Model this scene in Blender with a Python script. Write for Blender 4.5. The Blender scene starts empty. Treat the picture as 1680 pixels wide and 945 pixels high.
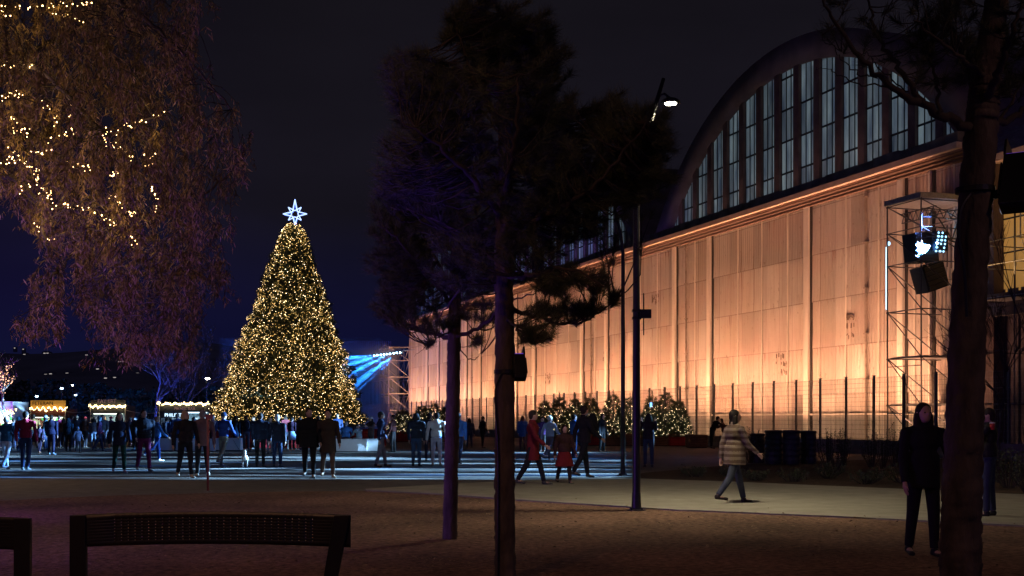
import bpy, bmesh, math, random
import numpy as np
from mathutils import Vector, Matrix

# ------------------------------------------------------------------ camera, sky, exposure
scene = bpy.context.scene
F = 1960.0            # focal length in photo pixels (1680 wide)
CX, HY, EYE = 840.0, 688.0, 1.5
cam_d = bpy.data.cameras.new('camera')
cam = bpy.data.objects.new('camera', cam_d)
scene.collection.objects.link(cam)
cam.location = (0, 0, EYE)
cam.rotation_euler = (math.radians(90), 0, 0)
cam_d.sensor_width = 36.0
cam_d.lens = F / 1680 * 36.0
cam_d.shift_y = (HY - 472.5) / 1680
cam_d.clip_start = 0.1
cam_d.clip_end = 5000
scene.camera = cam
scene.view_settings.view_transform = 'Standard'
scene.view_settings.look = 'None'
scene.view_settings.gamma = 1
scene.view_settings.exposure = 0
scene.render.engine = 'CYCLES'
cy = scene.cycles
cy.use_denoising = True
try:
    cy.denoiser = 'OPENIMAGEDENOISE'
    cy.denoising_input_passes = 'RGB_ALBEDO_NORMAL'
except Exception:
    pass
cy.max_bounces = 4; cy.diffuse_bounces = 2; cy.glossy_bounces = 2
cy.transmission_bounces = 3; cy.transparent_max_bounces = 6; cy.volume_bounces = 0
cy.sample_clamp_indirect = 3.0
cy.use_light_tree = True
cy.volume_step_rate = 4.0

world = bpy.data.worlds.new('World')
scene.world = world
world.use_nodes = True
def build_world():
    nt = world.node_tree; N = nt.nodes; L = nt.links
    N.clear()
    out = N.new('ShaderNodeOutputWorld'); bg = N.new('ShaderNodeBackground')
    tc = N.new('ShaderNodeTexCoord'); sp = N.new('ShaderNodeSeparateXYZ')
    L.new(tc.outputs['Generated'], sp.inputs[0])
    ramp = N.new('ShaderNodeValToRGB')       # elevation
    L.new(sp.outputs['Z'], ramp.inputs[0])
    e = ramp.color_ramp.elements
    e[0].position = 0.0; e[0].color = (0.004, 0.008, 0.034, 1)
    e[1].position = 0.34; e[1].color = (0.0066, 0.0056, 0.0085, 1)
    a = e.new(0.07); a.color = (0.0042, 0.0045, 0.026, 1)
    b = e.new(0.17); b.color = (0.0066, 0.0056, 0.0098, 1)
    # the glow of the show lights lies to the west (left) of the view
    az = N.new('ShaderNodeMapRange')
    az.inputs['From Min'].default_value = -0.18; az.inputs['From Max'].default_value = -0.46
    az.inputs['To Min'].default_value = 0; az.inputs['To Max'].default_value = 1
    L.new(sp.outputs['X'], az.inputs['Value'])
    rl = N.new('ShaderNodeValToRGB')
    L.new(sp.outputs['Z'], rl.inputs[0])
    f = rl.color_ramp.elements
    f[0].position = 0.0; f[0].color = (0.004, 0.006, 0.027, 1)
    f[1].position = 0.25; f[1].color = (0.0075, 0.006, 0.013, 1)
    c = f.new(0.1); c.color = (0.0045, 0.0034, 0.022, 1)
    mx = N.new('ShaderNodeMix'); mx.data_type = 'RGBA'
    L.new(az.outputs[0], mx.inputs[0]); L.new(ramp.outputs[0], mx.inputs[6]); L.new(rl.outputs[0], mx.inputs[7])
    cn = N.new('ShaderNodeTexNoise'); cn.inputs['Scale'].default_value = 2.2; cn.inputs['Detail'].default_value = 6
    cm = N.new('ShaderNodeMapping'); cm.inputs['Scale'].default_value = (1, 1, 3.0); L.new(tc.outputs['Generated'], cm.inputs[0]); L.new(cm.outputs[0], cn.inputs['Vector'])
    cr = N.new('ShaderNodeMapRange'); cr.inputs['From Min'].default_value = .35; cr.inputs['From Max'].default_value = .7
    cr.inputs['To Min'].default_value = .78; cr.inputs['To Max'].default_value = 1.35; L.new(cn.outputs[0], cr.inputs['Value'])
    cv = N.new('ShaderNodeVectorMath'); cv.operation = 'SCALE'; L.new(mx.outputs[2], cv.inputs[0]); L.new(cr.outputs[0], cv.inputs['Scale'])
    L.new(cv.outputs[0], bg.inputs[0]); bg.inputs[1].default_value = 1.0
    L.new(bg.outputs[0], out.inputs[0])
build_world()
# the faint blue skyglow of the fair: one broad weak sun from behind-left of the camera
_s = bpy.data.lights.new('skyglow', 'SUN'); _s.energy = 0.06; _s.angle = math.radians(25); _s.color = (0.16, 0.20, 1.0)
_so = bpy.data.objects.new('skyglow', _s); scene.collection.objects.link(_so)
_so.rotation_euler = (math.radians(78), 0, math.radians(32))

# ------------------------------------------------------------------ helpers
COL = scene.collection
RNG = np.random.default_rng(7)
random.seed(7)
def R(d): return math.radians(d)
def at(px, py, Y):
    return Vector(((px - CX) / F * Y, Y, EYE - (py - HY) / F * Y))
def gy(py): return EYE * F / (py - HY)
def gp(px, py, z=0.0):
    Y = (EYE - z) * F / (py - HY)
    return Vector(((px - CX) / F * Y, Y, z))

def tag(o, label=None, cat=None, group=None, kind=None):
    if label: o['label'] = label
    if cat: o['category'] = cat
    if group: o['group'] = group
    if kind: o['kind'] = kind
    return o
def empty(name, loc=(0, 0, 0), rz=0.0):
    o = bpy.data.objects.new(name, None); COL.objects.link(o)
    o.location = loc; o.rotation_euler = (0, 0, rz); o.empty_display_size = 0.2
    return o
def copy_tree(o, parent=None):
    c = o.copy(); COL.objects.link(c); c.parent = parent
    for ch in list(o.children): copy_tree(ch, c)
    return c

def np_mesh(name, V, Fc, mats, parent=None, smooth=False, mi=None):
    V = np.asarray(V, dtype=np.float32); Fc = np.asarray(Fc, dtype=np.int32)
    me = bpy.data.meshes.new(name)
    k = Fc.shape[1]; n = Fc.shape[0]
    me.vertices.add(len(V)); me.vertices.foreach_set('co', V.ravel())
    me.loops.add(n * k); me.loops.foreach_set('vertex_index', Fc.ravel())
    me.polygons.add(n)
    me.polygons.foreach_set('loop_start', np.arange(0, n * k, k, dtype=np.int32))
    me.polygons.foreach_set('loop_total', np.full(n, k, dtype=np.int32))
    if mi is not None: me.polygons.foreach_set('material_index', np.asarray(mi, dtype=np.int32))
    if smooth: me.polygons.foreach_set('use_smooth', np.ones(n, dtype=bool))
    me.update(calc_edges=True)
    for m in (mats if isinstance(mats, (list, tuple)) else [mats]): me.materials.append(m)
    o = bpy.data.objects.new(name, me); COL.objects.link(o)
    if parent is not None: o.parent = parent
    return o

class MB:
    def __init__(self): self.v = []; self.f = []; self.m = []; self.cm = 0
    def add(self, vs, fs):
        b = len(self.v); self.v += [tuple(x) for x in vs]
        self.f += [tuple(b + i for i in f) for f in fs]; self.m += [self.cm] * len(fs)
    def box(self, x0, x1, y0, y1, z0, z1):
        self.add([(x0,y0,z0),(x1,y0,z0),(x1,y1,z0),(x0,y1,z0),(x0,y0,z1),(x1,y0,z1),(x1,y1,z1),(x0,y1,z1)],
                 [(0,3,2,1),(4,5,6,7),(0,1,5,4),(1,2,6,5),(2,3,7,6),(3,0,4,7)])
    def frust(self, p0, p1, r0, r1, seg=8, caps=True, e0=1.0, e1=1.0, ref=None):
        p0 = Vector(p0); p1 = Vector(p1); d = (p1 - p0)
        if d.length < 1e-6: return
        d.normalize()
        ref = Vector(ref) if ref is not None else (Vector((1,0,0)) if abs(d.x) < 0.9 else Vector((0,1,0)))
        u = (ref - d * ref.dot(d)).normalized(); w = d.cross(u)
        vs = []
        for p, r, e in ((p0, r0, e0), (p1, r1, e1)):
            for k in range(seg):
                a = 2 * math.pi * k / seg
                vs.append(p + u * (r * math.cos(a)) + w * (r * e * math.sin(a)))
        fs = [(k, (k+1) % seg, seg + (k+1) % seg, seg + k) for k in range(seg)]
        if caps: fs += [tuple(reversed(range(seg))), tuple(range(seg, 2*seg))]
        self.add(vs, fs)
    def bar(self, p0, p1, r=0.024, seg=6): self.frust(p0, p1, r, r, seg)
    def beam(self, p0, p1, w, h):
        p0 = Vector(p0); p1 = Vector(p1); d = (p1 - p0).normalized()
        up = Vector((0,0,1)) if abs(d.z) < 0.9 else Vector((1,0,0))
        s = d.cross(up).normalized(); t = s.cross(d)
        vs = [p + s*(a*w/2) + t*(b*h/2) for p in (p0, p1) for a, b in ((-1,-1),(1,-1),(1,1),(-1,1))]
        self.add(vs, [(0,3,2,1),(4,5,6,7),(0,1,5,4),(1,2,6,5),(2,3,7,6),(3,0,4,7)])
    def tube(self, pts, radii, seg=7):
        pts = [Vector(p) for p in pts]; n = len(pts)
        vs = []; u = None
        for i, p in enumerate(pts):
            d = (pts[min(i+1, n-1)] - pts[max(i-1, 0)]).normalized()
            if u is None:
                ref = Vector((1,0,0)) if abs(d.x) < 0.9 else Vector((0,1,0))
                u = (ref - d*ref.dot(d)).normalized()
            else: u = (u - d*u.dot(d)).normalized()
            w = d.cross(u)
            for k in range(seg):
                a = 2*math.pi*k/seg
                vs.append(p + u*(radii[i]*math.cos(a)) + w*(radii[i]*math.sin(a)))
        fs = [(i*seg+k, i*seg+(k+1)%seg, (i+1)*seg+(k+1)%seg, (i+1)*seg+k) for i in range(n-1) for k in range(seg)]
        fs += [tuple(reversed(range(seg))), tuple(range((n-1)*seg, n*seg))]
        self.add(vs, fs)
    def ell(self, c, rx, ry, rz, nu=12, nv=8, M=None):
        c = Vector(c); vs = [Vector((0,0,-rz))]
        for j in range(1, nv):
            t = -math.pi/2 + math.pi*j/nv
            for i in range(nu):
                a = 2*math.pi*i/nu
                vs.append(Vector((rx*math.cos(t)*math.cos(a), ry*math.cos(t)*math.sin(a), rz*math.sin(t))))
        vs.append(Vector((0,0,rz)))
        if M is not None: vs = [M @ v for v in vs]
        vs = [v + c for v in vs]
        fs = [(0, 1+(i+1)%nu, 1+i) for i in range(nu)]
        for j in range(nv-2):
            for i in range(nu):
                a = 1+j*nu+i; b = 1+j*nu+(i+1)%nu
                fs.append((a, b, b+nu, a+nu))
        last = len(vs)-1; base = 1+(nv-2)*nu
        fs += [(last, base+i, base+(i+1)%nu) for i in range(nu)]
        self.add(vs, fs)
    def lathe(self, prof, c=(0,0,0), seg=20):
        c = Vector(c); vs = []
        for r, z in prof:
            for k in range(seg):
                a = 2*math.pi*k/seg; vs.append((c.x+r*math.cos(a), c.y+r*math.sin(a), c.z+z))
        n = len(prof)
        fs = [(i*seg+k, i*seg+(k+1)%seg, (i+1)*seg+(k+1)%seg, (i+1)*seg+k) for i in range(n-1) for k in range(seg)]
        fs += [tuple(reversed(range(seg))), tuple(range((n-1)*seg, n*seg))]
        self.add(vs, fs)
    def prism(self, pts, y0, y1):      # polygon in x,z extruded along y
        n = len(pts)
        vs = [(x, y0, z) for x, z in pts] + [(x, y1, z) for x, z in pts]
        fs = [tuple(range(n)), tuple(reversed(range(n, 2*n)))] + [(i, n+i, n+(i+1)%n, (i+1)%n) for i in range(n)]
        self.add(vs, fs)
    def build(self, name, mats, parent=None, smooth=False, bevel=0.0):
        me = bpy.data.meshes.new(name); me.from_pydata(self.v, [], self.f)
        for m in (mats if isinstance(mats, (list, tuple)) else [mats]): me.materials.append(m)
        me.polygons.foreach_set('material_index', self.m)
        if smooth: me.polygons.foreach_set('use_smooth', [True]*len(self.f))
        me.update()
        o = bpy.data.objects.new(name, me); COL.objects.link(o)
        if parent is not None: o.parent = parent
        if bevel:
            b = o.modifiers.new('bevel', 'BEVEL'); b.width = bevel; b.segments = 2; b.limit_method = 'ANGLE'
        return o

# ------------------------------------------------------------------ materials
def mat(name, col, rough=0.7, metal=0.0, var=0.0, scale=4.0, bump=0.0, bscale=30.0, emit=None, estr=0.0, spec=0.5, stretch=None, noem=False):
    m = bpy.data.materials.new(name); m.use_nodes = True
    nt = m.node_tree; N = nt.nodes; L = nt.links; p = N['Principled BSDF']
    c = tuple(col) + (1,)
    p.inputs['Base Color'].default_value = c
    p.inputs['Roughness'].default_value = rough; p.inputs['Metallic'].default_value = metal
    p.inputs['Specular IOR Level'].default_value = spec
    if var or bump:
        tc = N.new('ShaderNodeTexCoord'); mp = N.new('ShaderNodeMapping')
        L.new(tc.outputs['Object'], mp.inputs[0])
        if stretch: mp.inputs['Scale'].default_value = stretch
    if var:
        n = N.new('ShaderNodeTexNoise'); n.inputs['Scale'].default_value = scale; n.inputs['Detail'].default_value = 5
        L.new(mp.outputs[0], n.inputs['Vector'])
        r = N.new('ShaderNodeValToRGB'); L.new(n.outputs[0], r.inputs[0])
        r.color_ramp.elements[0].position = 0.3; r.color_ramp.elements[1].position = 0.72
        r.color_ramp.elements[0].color = tuple(x*(1-var) for x in col) + (1,)
        r.color_ramp.elements[1].color = tuple(min(1, x*(1+var)) for x in col) + (1,)
        L.new(r.outputs[0], p.inputs['Base Color'])
    if bump:
        n2 = N.new('ShaderNodeTexNoise'); n2.inputs['Scale'].default_value = bscale; n2.inputs['Detail'].default_value = 4
        L.new(mp.outputs[0], n2.inputs['Vector'])
        b = N.new('ShaderNodeBump'); b.inputs['Strength'].default_value = bump; b.inputs['Distance'].default_value = 0.02
        L.new(n2.outputs[0], b.inputs['Height']); L.new(b.outputs[0], p.inputs['Normal'])
    if emit:
        p.inputs['Emission Color'].default_value = tuple(emit) + (1,)
        p.inputs['Emission Strength'].default_value = estr
    if noem: m.cycles.emission_sampling = 'NONE'
    return m
_cl = {}
def cloth(c, rough=0.85):
    k = tuple(round(x, 3) for x in c) + (rough,)
    if k not in _cl: _cl[k] = mat('cloth', c, rough, var=0.18, scale=6, bump=0.35, bscale=22, spec=0.25)
    return _cl[k]

M = dict(
    black=mat('black_metal', (0.012,0.012,0.014), 0.45, 0.3, bump=0.1, bscale=60),
    pole=mat('dark_pole_paint', (0.02,0.02,0.024), 0.4, 0.4, var=0.2, scale=3),
    steel=mat('galvanised_steel', (0.42,0.42,0.43), 0.42, 0.75, var=0.2, scale=8),
    fence=mat('fence_steel', (0.16,0.16,0.16), 0.5, 0.5, var=0.15, scale=5),
    concrete=mat('concrete', (0.24,0.22,0.20), 0.9, var=0.3, scale=2.5, bump=0.4, bscale=18),
    conc_dark=mat('weathered_concrete', (0.12,0.105,0.10), 0.9, var=0.45, scale=1.2, bump=0.5, bscale=10),
    arch=mat('arch_concrete', (0.22,0.16,0.14), 0.9, var=0.3, scale=0.7, bump=0.4, bscale=8),
    fin=mat('window_fin', (0.20,0.12,0.10), 0.85, var=0.25, scale=1.5),
    bark=mat('pine_bark', (0.075,0.058,0.05), 0.95, var=0.55, scale=9, bump=1.0, bscale=26, stretch=(1,1,0.35)),
    twig=mat('twig_bark', (0.045,0.036,0.03), 0.9, var=0.3, scale=10),
    needle=mat('pine_needles', (0.055,0.068,0.032), 0.6, var=0.4, scale=1.4),
    fir=mat('fir_needles', (0.085,0.095,0.028), 0.6, var=0.45, scale=1.8),
    pepper=mat('pepper_leaves', (0.20,0.14,0.06), 0.6, var=0.8, scale=3.2),
    leaf=mat('shrub_leaves', (0.05,0.07,0.03), 0.6, var=0.4, scale=3),
    wood=mat('planter_wood', (0.22,0.12,0.07), 0.8, var=0.35, scale=5, stretch=(1,1,5)),
    red=mat('red_paint', (0.45,0.02,0.02), 0.6, var=0.2, scale=3),
    white=mat('white_plastic', (0.72,0.72,0.74), 0.5, var=0.08, scale=2),
    skin=mat('skin', (0.45,0.27,0.20), 0.55, var=0.08, scale=10),
    bulb=mat('warm_bulb', (0.8,0.6,0.3), 0.4, emit=(1.0,0.58,0.22), estr=9.0),
)
# ------------------------------------------------------------------ ground sheets
def poly_sheet(name, pts, z, m, label=None):
    bm = bmesh.new()
    vs = [bm.verts.new((p[0], p[1], z)) for p in pts]
    f = bm.faces.new(vs)
    if f.normal.z < 0: bmesh.ops.reverse_faces(bm, faces=[f])
    bm.normal_update()
    if f.normal.z < 0: f.normal_flip()
    bmesh.ops.triangulate(bm, faces=bm.faces[:])
    me = bpy.data.meshes.new(name); bm.to_mesh(me); bm.free(); me.materials.append(m)
    o = bpy.data.objects.new(name, me); COL.objects.link(o)
    return tag(o, label, None, None, 'structure')

def ground_mat(name, c0, c1, scale, bump, bscale, rough=0.9, big=0.15, bigamt=0.3, dist=0.02, detail=6):
    m = bpy.data.materials.new(name); m.use_nodes = True
    nt = m.node_tree; N = nt.nodes; L = nt.links; p = N['Principled BSDF']
    p.inputs['Roughness'].default_value = rough; p.inputs['Specular IOR Level'].default_value = 0.3
    tc = N.new('ShaderNodeTexCoord')
    n = N.new('ShaderNodeTexNoise'); n.inputs['Scale'].default_value = scale; n.inputs['Detail'].default_value = detail
    n.inputs['Roughness'].default_value = 0.65
    L.new(tc.outputs['Object'], n.inputs['Vector'])
    r = N.new('ShaderNodeValToRGB'); L.new(n.outputs[0], r.inputs[0])
    r.color_ramp.elements[0].position = 0.35; r.color_ramp.elements[0].color = c0 + (1,)
    r.color_ramp.elements[1].position = 0.68; r.color_ramp.elements[1].color = c1 + (1,)
    nb = N.new('ShaderNodeTexNoise'); nb.inputs['Scale'].default_value = big; nb.inputs['Detail'].default_value = 4
    L.new(tc.outputs['Object'], nb.inputs['Vector'])
    mr = N.new('ShaderNodeMapRange'); mr.inputs['From Min'].default_value = 0.3; mr.inputs['From Max'].default_value = 0.7
    mr.inputs['To Min'].default_value = 1 - bigamt; mr.inputs['To Max'].default_value = 1 + bigamt
    L.new(nb.outputs[0], mr.inputs['Value'])
    vm = N.new('ShaderNodeVectorMath'); vm.operation = 'SCALE'
    L.new(r.outputs[0], vm.inputs[0]); L.new(mr.outputs[0], vm.inputs['Scale'])
    L.new(vm.outputs[0], p.inputs['Base Color'])
    n2 = N.new('ShaderNodeTexNoise'); n2.inputs['Scale'].default_value = bscale; n2.inputs['Detail'].default_value = 5
    L.new(tc.outputs['Object'], n2.inputs['Vector'])
    b = N.new('ShaderNodeBump'); b.inputs['Strength'].default_value = bump; b.inputs['Distance'].default_value = dist
    L.new(n2.outputs[0], b.inputs['Height']); L.new(b.outputs[0], p.inputs['Normal'])
    return m
m_asph = ground_mat('asphalt', (0.12,0.11,0.105), (0.20,0.185,0.175), 3.0, 0.5, 40, 0.8, 0.12, 0.3)
m_gravel = ground_mat('gravel', (0.09,0.050,0.035), (0.34,0.20,0.135), 11.0, 1.0, 13, 0.95, 0.45, 0.42, 0.09)
m_path = ground_mat('path_concrete', (0.27,0.255,0.21), (0.36,0.34,0.285), 2.2, 0.25, 60, 0.85, 0.25, 0.12)
m_bed = ground_mat('bed_soil', (0.035,0.025,0.018), (0.09,0.06,0.04), 8.0, 1.0, 12, 0.95, 0.3, 0.4, 0.06)

poly_sheet('ground', [(-1800,-60), (1800,-60), (1800,2600), (-1800,2600)], 0.0, m_asph, 'dark asphalt plaza and ground reaching the horizon')
edge_lo = [(600,806),(720,812),(850,822),(1100,838),(1400,851),(1680,865),(2100,884),(2600,905)]
edge_hi = [(600,803),(720,796),(860,789),(1000,784.5),(1200,791),(1500,804),(1680,812),(2100,829),(2600,850)]
gravel_pts = [gp(-700,862), gp(-300,836), gp(0,822), gp(170,814), gp(340,809.5), gp(470,807)] + [gp(*e) for e in edge_lo]
gravel_pts += [Vector((60, 12, 0)), Vector((60,-50,0)), Vector((-60,-50,0)), Vector((-60,14,0))]
poly_sheet('gravel', gravel_pts, 0.008, m_gravel, 'reddish brown gravel ground in the foreground')
poly_sheet('path', [gp(*e) for e in edge_lo] + [gp(*e) for e in reversed(edge_hi)], 0.016, m_path, 'pale concrete path crossing behind the gravel')
bed = [gp(*e) for e in edge_hi[3:]] + [gp(2600,770), gp(2100,758), gp(1700,752), gp(1450,754), gp(1300,758), gp(1180,765), gp(1060,776)]
poly_sheet('planting_bed', bed, 0.012, m_bed, 'dark soil planting bed behind the path')

# kerbs: thin raised edging along the path's near side
kb = MB()
pts = [gp(*e) for e in edge_lo]
for a, b in zip(pts[:-1], pts[1:]): kb.beam(a + Vector((0,0,0.0)), b + Vector((0,0,0.0)), 0.06, 0.06)
tag(kb.build('kerb', M['concrete']), 'thin concrete edging between gravel and path', None, None, 'structure')

# leaf litter and loose stones on the gravel
def litter():
    n = 17000
    Y = 5.5 + 17 * RNG.random(n)**1.3
    X = (RNG.random(n)*2 - 1) * 0.47 * Y
    # the leaves drift into clumps
    cl = np.sin(X*1.7+np.sin(Y*1.1)*2)+np.sin(Y*2.3+X*.9)+RNG.normal(size=n)*.9
    keep = cl > -.3
    for i in range(n):
        lim = np.interp(X[i]/Y[i]*F + CX, [-100,0,340,600,850,1100,1400,1680,1800], [826,823,812,809,826,842,855,869,875])
        if Y[i] > EYE*F/(lim-HY) + .55*abs(RNG.normal())**2: keep[i] = False
    X = X[keep]; Y = Y[keep]; n = len(X)
    a = RNG.random(n)*6.28; s = 0.010 + 0.026*RNG.random(n)**2
    c = np.stack([X, Y, np.full(n, 0.022)], 1)
    u = np.stack([np.cos(a), np.sin(a), (RNG.random(n)-.5)*.8], 1) * s[:,None]
    v = np.stack([-np.sin(a), np.cos(a), (RNG.random(n)-.5)*.8], 1) * (s*0.45)[:,None]
    lift = np.array([0,0,1]) * s[:,None] * 0.5
    V = np.stack([c-u+lift, c-v+lift*1.2, c+u+lift, c+v+lift*0.9], 1).reshape(-1,3)
    o = np_mesh('leaf_litter', V, np.arange(4*n).reshape(-1,4), mat('dry_leaves', (0.26,0.17,0.10), 0.8, var=0.5, scale=1.5))
    tag(o, 'dry leaf litter and chips scattered over the gravel', 'leaf litter', None, 'stuff')
litter()

# far hills
def hill_z(x, y):
    w = max(0.0, min(1.0, (120 - x)/420))
    t = max(0.0, min(1.0, (y-700)/420))
    ridge = 78 + 9*math.sin(x*.006+1) + 5*math.sin(x*.017)
    return ridge*t*w
def hills():
    V = []; Fc = []
    nx, ny = 130, 14
    for j in range(ny):
        for i in range(nx):
            x = -1600 + 2600*i/(nx-1); y = 700 + 45*j
            V.append((x, y, hill_z(x, y) - (3 if j == 0 else 0)))
    for j in range(ny-1):
        for i in range(nx-1):
            a = j*nx+i; Fc.append((a, a+1, a+nx+1, a+nx))
    o = np_mesh('hills', V, Fc, mat('hill_scrub', (0.34,0.34,0.36), 1.0, var=0.3, scale=0.02), smooth=True)
    tag(o, 'low dark hills along the horizon behind the stalls', None, None, 'structure')
hills()
# ------------------------------------------------------------------ the hangar
TH = math.atan2(1.0, 675.0/F)                # facade line direction
ct, st = math.sin(TH), math.cos(TH)          # cos / sin of 19 degrees
def line_root(name, X0):
    # local x runs along the facade away from the camera, local y points out of the wall
    return empty(name, (X0, 0, 0), math.atan2(ct, -st))
def lw(X0, s, off, z):                        # local -> world
    return Vector((X0 - st*s - ct*off, ct*s - st*off, z))
S1 = 76.7
HX = 37.0
hangar = line_root('hangar', HX)
tag(hangar, 'long concrete hangar with corrugated doors lit orange and glazed arches above', 'hangar')
S_END, S_SPLIT = 151.3, 53.4

def wall_material():
    m = bpy.data.materials.new('corrugated_sheet'); m.use_nodes = True
    nt = m.node_tree; N = nt.nodes; L = nt.links; p = N['Principled BSDF']
    p.inputs['Roughness'].default_value = 0.7; p.inputs['Specular IOR Level'].default_value = 0.2
    tc = N.new('ShaderNodeTexCoord'); sp = N.new('ShaderNodeSeparateXYZ'); L.new(tc.outputs['Object'], sp.inputs[0])
    def noise(sx, sz, scale, detail=4, rough=0.6):
        mp = N.new('ShaderNodeMapping'); mp.inputs['Scale'].default_value = (sx, 1, sz); L.new(tc.outputs['Object'], mp.inputs[0])
        n = N.new('ShaderNodeTexNoise'); n.inputs['Scale'].default_value = scale; n.inputs['Detail'].default_value = detail
        n.inputs['Roughness'].default_value = rough; L.new(mp.outputs[0], n.inputs['Vector']); return n.outputs[0]
    def mth(op, a, b=None, clamp=False):
        n = N.new('ShaderNodeMath'); n.operation = op; n.use_clamp = clamp
        for i, x in enumerate((a, b)):
            if x is None: continue
            if isinstance(x, (int, float)): n.inputs[i].default_value = x
            else: L.new(x, n.inputs[i])
        return n.outputs[0]
    def rng(v, a, b, c=0, d=1):
        n = N.new('ShaderNodeMapRange'); L.new(v, n.inputs['Value'])
        n.inputs['From Min'].default_value = a; n.inputs['From Max'].default_value = b
        n.inputs['To Min'].default_value = c; n.inputs['To Max'].default_value = d
        return n.outputs[0]
    def mix(f, a, b):
        n = N.new('ShaderNodeMix'); n.data_type = 'RGBA'
        L.new(f, n.inputs[0])
        for i, x in ((6, a), (7, b)):
            if isinstance(x, tuple): n.inputs[i].default_value = x + (1,)
            else: L.new(x, n.inputs[i])
        return n.outputs[2]
    # one value per sheet (2.65 m wide, 2.45 m high)
    sx = mth('FLOOR', mth('DIVIDE', sp.outputs['X'], 1.325)); sz = mth('FLOOR', mth('DIVIDE', mth('ADD', sp.outputs['Z'], -0.35), 2.42))
    cb = N.new('ShaderNodeCombineXYZ'); L.new(sx, cb.inputs[0]); L.new(sz, cb.inputs[1])
    wn = N.new('ShaderNodeTexWhiteNoise'); L.new(cb.outputs[0], wn.inputs['Vector'])
    col = mix(wn.outputs['Value'], (0.66,0.60,0.53), (0.42,0.37,0.325))
    col = mix(rng(noise(0.8, 0.10, 1.6, 3), 0.48, 0.8, 0, .6), col, (0.42,0.34,0.28))
    col = mix(rng(noise(0.25, 0.2, 1.0, 5), 0.45, 0.75, 0, 0.7), col, (0.62,0.48,0.36))
    fr = mth('FRACT', mth('DIVIDE', mth('ADD', sp.outputs['Z'], -0.35), 2.42))
    near_top = rng(fr, 0.55, 1.0)
    streak = rng(noise(3.2, 0.16, 1.6, 3, 0.7), 0.54, 0.66)
    patch = rng(noise(0.22, 0.25, 1.0, 3), 0.42, 0.56)
    rust = mth('MULTIPLY', mth('MULTIPLY', streak, mth('POWER', near_top, 1.0)), patch, True)
    col = mix(rust, col, (0.26,0.085,0.045))
    drip = mth('MULTIPLY', rng(noise(7.0, 0.10, 1.6, 2, 0.5), 0.60, 0.74, 0, 0.8), rng(noise(0.12, 0.15, 1.0, 2), .5, .62))
    col = mix(drip, col, (0.28,0.16,0.10))
    edge = rng(noise(1.6, 0.8, 2.4, 5, .7), 0.60, 0.72, 0, 0.75)
    col = mix(edge, col, (0.20,0.13,0.09))
    # dark line under every lap joint and along the sheet edges
    lap = rng(fr, 0.975, 1.0); col = mix(mth('MULTIPLY', lap, .75), col, (0.14,0.08,0.055))
    fx = mth('FRACT', mth('DIVIDE', sp.outputs['X'], 1.325)); ed = rng(fx, 0.955, 1.0); col = mix(mth('MULTIPLY', ed, .65), col, (0.20,0.13,0.09))
    pink = rng(noise(0.12, 0.3, 1.0, 3), .45, .65, 0, .35); col = mix(pink, col, (0.60,0.40,0.36))
    L.new(col, p.inputs['Base Color'])
    return m
m_wall = wall_material()
m_post = mat('door_post', (0.78,0.70,0.60), 0.7, var=0.2, scale=1.2, stretch=(1,1,0.3))
m_post_shade = mat('post_shade_paint', (0.05,0.04,0.035), 0.9)
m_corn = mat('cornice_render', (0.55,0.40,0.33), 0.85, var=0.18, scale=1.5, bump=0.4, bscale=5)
TOPZ = 12.56
qs = [0.7326, 0.7593, 0.8606, 0.9985, 1.0593, 1.2019, 1.263, 1.402, 1.463, 1.602, 1.663, 1.80, 1.862]
post_s = [q*S1 for q in qs]
bounds = [S_SPLIT] + post_s + [S_END]
laps = [0.35, 2.77, 5.19, 7.61, 10.03, TOPZ]
PITCH = 0.235
for a, b in zip(bounds[:-1], bounds[1:]):
    V = []; Fc = []
    n = max(2, int((b-a)/PITCH)); p = (b-a)/n
    shp = [(0.0,0.0),(0.30,0.0),(0.42,0.045),(0.88,0.045)]
    xs = [a + (i+f)*p for i in range(n) for f, _ in shp] + [b]
    ys = [y*0.55 for _ in range(n) for _, y in shp] + [0.0]
    for r in range(len(laps)-1):
        z0, z1 = laps[r]-0.05, laps[r+1]
        base = len(V)
        nsub = 3
        for k in range(nsub+1):
            z = z0 + (z1-z0)*k/nsub
            for x, y in zip(xs, ys):
                sheet = int(x/1.325)
                wob = 0.012*math.sin(sheet*12.9898+r*4.1)
                V.append((x, y + wob + (0.035 if k == 0 else 0.0) + 0.006*math.sin(x*3+k*2+r), z))
        w = len(xs)
        for k in range(nsub):
            for i in range(w-1):
                q = base+k*w+i; Fc.append((q+1, q, q+w, q+w+1))
    np_mesh('door_panel', V, Fc, m_wall, hangar)
for s in post_s:
    mb = MB()
    w = 0.42 if s > 57.5 else 0.12
    mb.box(s-w/2, s+w/2, 0.02, 0.20, 0.1, TOPZ)
    for z in np.arange(0.6, TOPZ, 0.62):
        mb.box(s-w*0.3, s-w*0.3+0.05, 0.20, 0.215, z, z+0.05); mb.box(s+w*0.2, s+w*0.2+0.05, 0.20, 0.215, z, z+0.05)
    o = mb.build('door_post', m_post, hangar)
    mb = MB(); mb.box(s-w/2-.17, s-w/2, 0.0, 0.075, 0.1, TOPZ); mb.build('post_shadow_strip', m_post_shade, hangar)  # dark strip laid along each post as its painted shadow line
mb = MB()
s = S_SPLIT + 1.3
while s < S_END - 1:
    if min(abs(s-q) for q in post_s) > 0.8:
        mb.box(s-0.035, s+0.035, 0.03, 0.085, 0.35, TOPZ-0.02)
    s += 2.65
mb.build('cover_strips', m_post, hangar)
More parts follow.
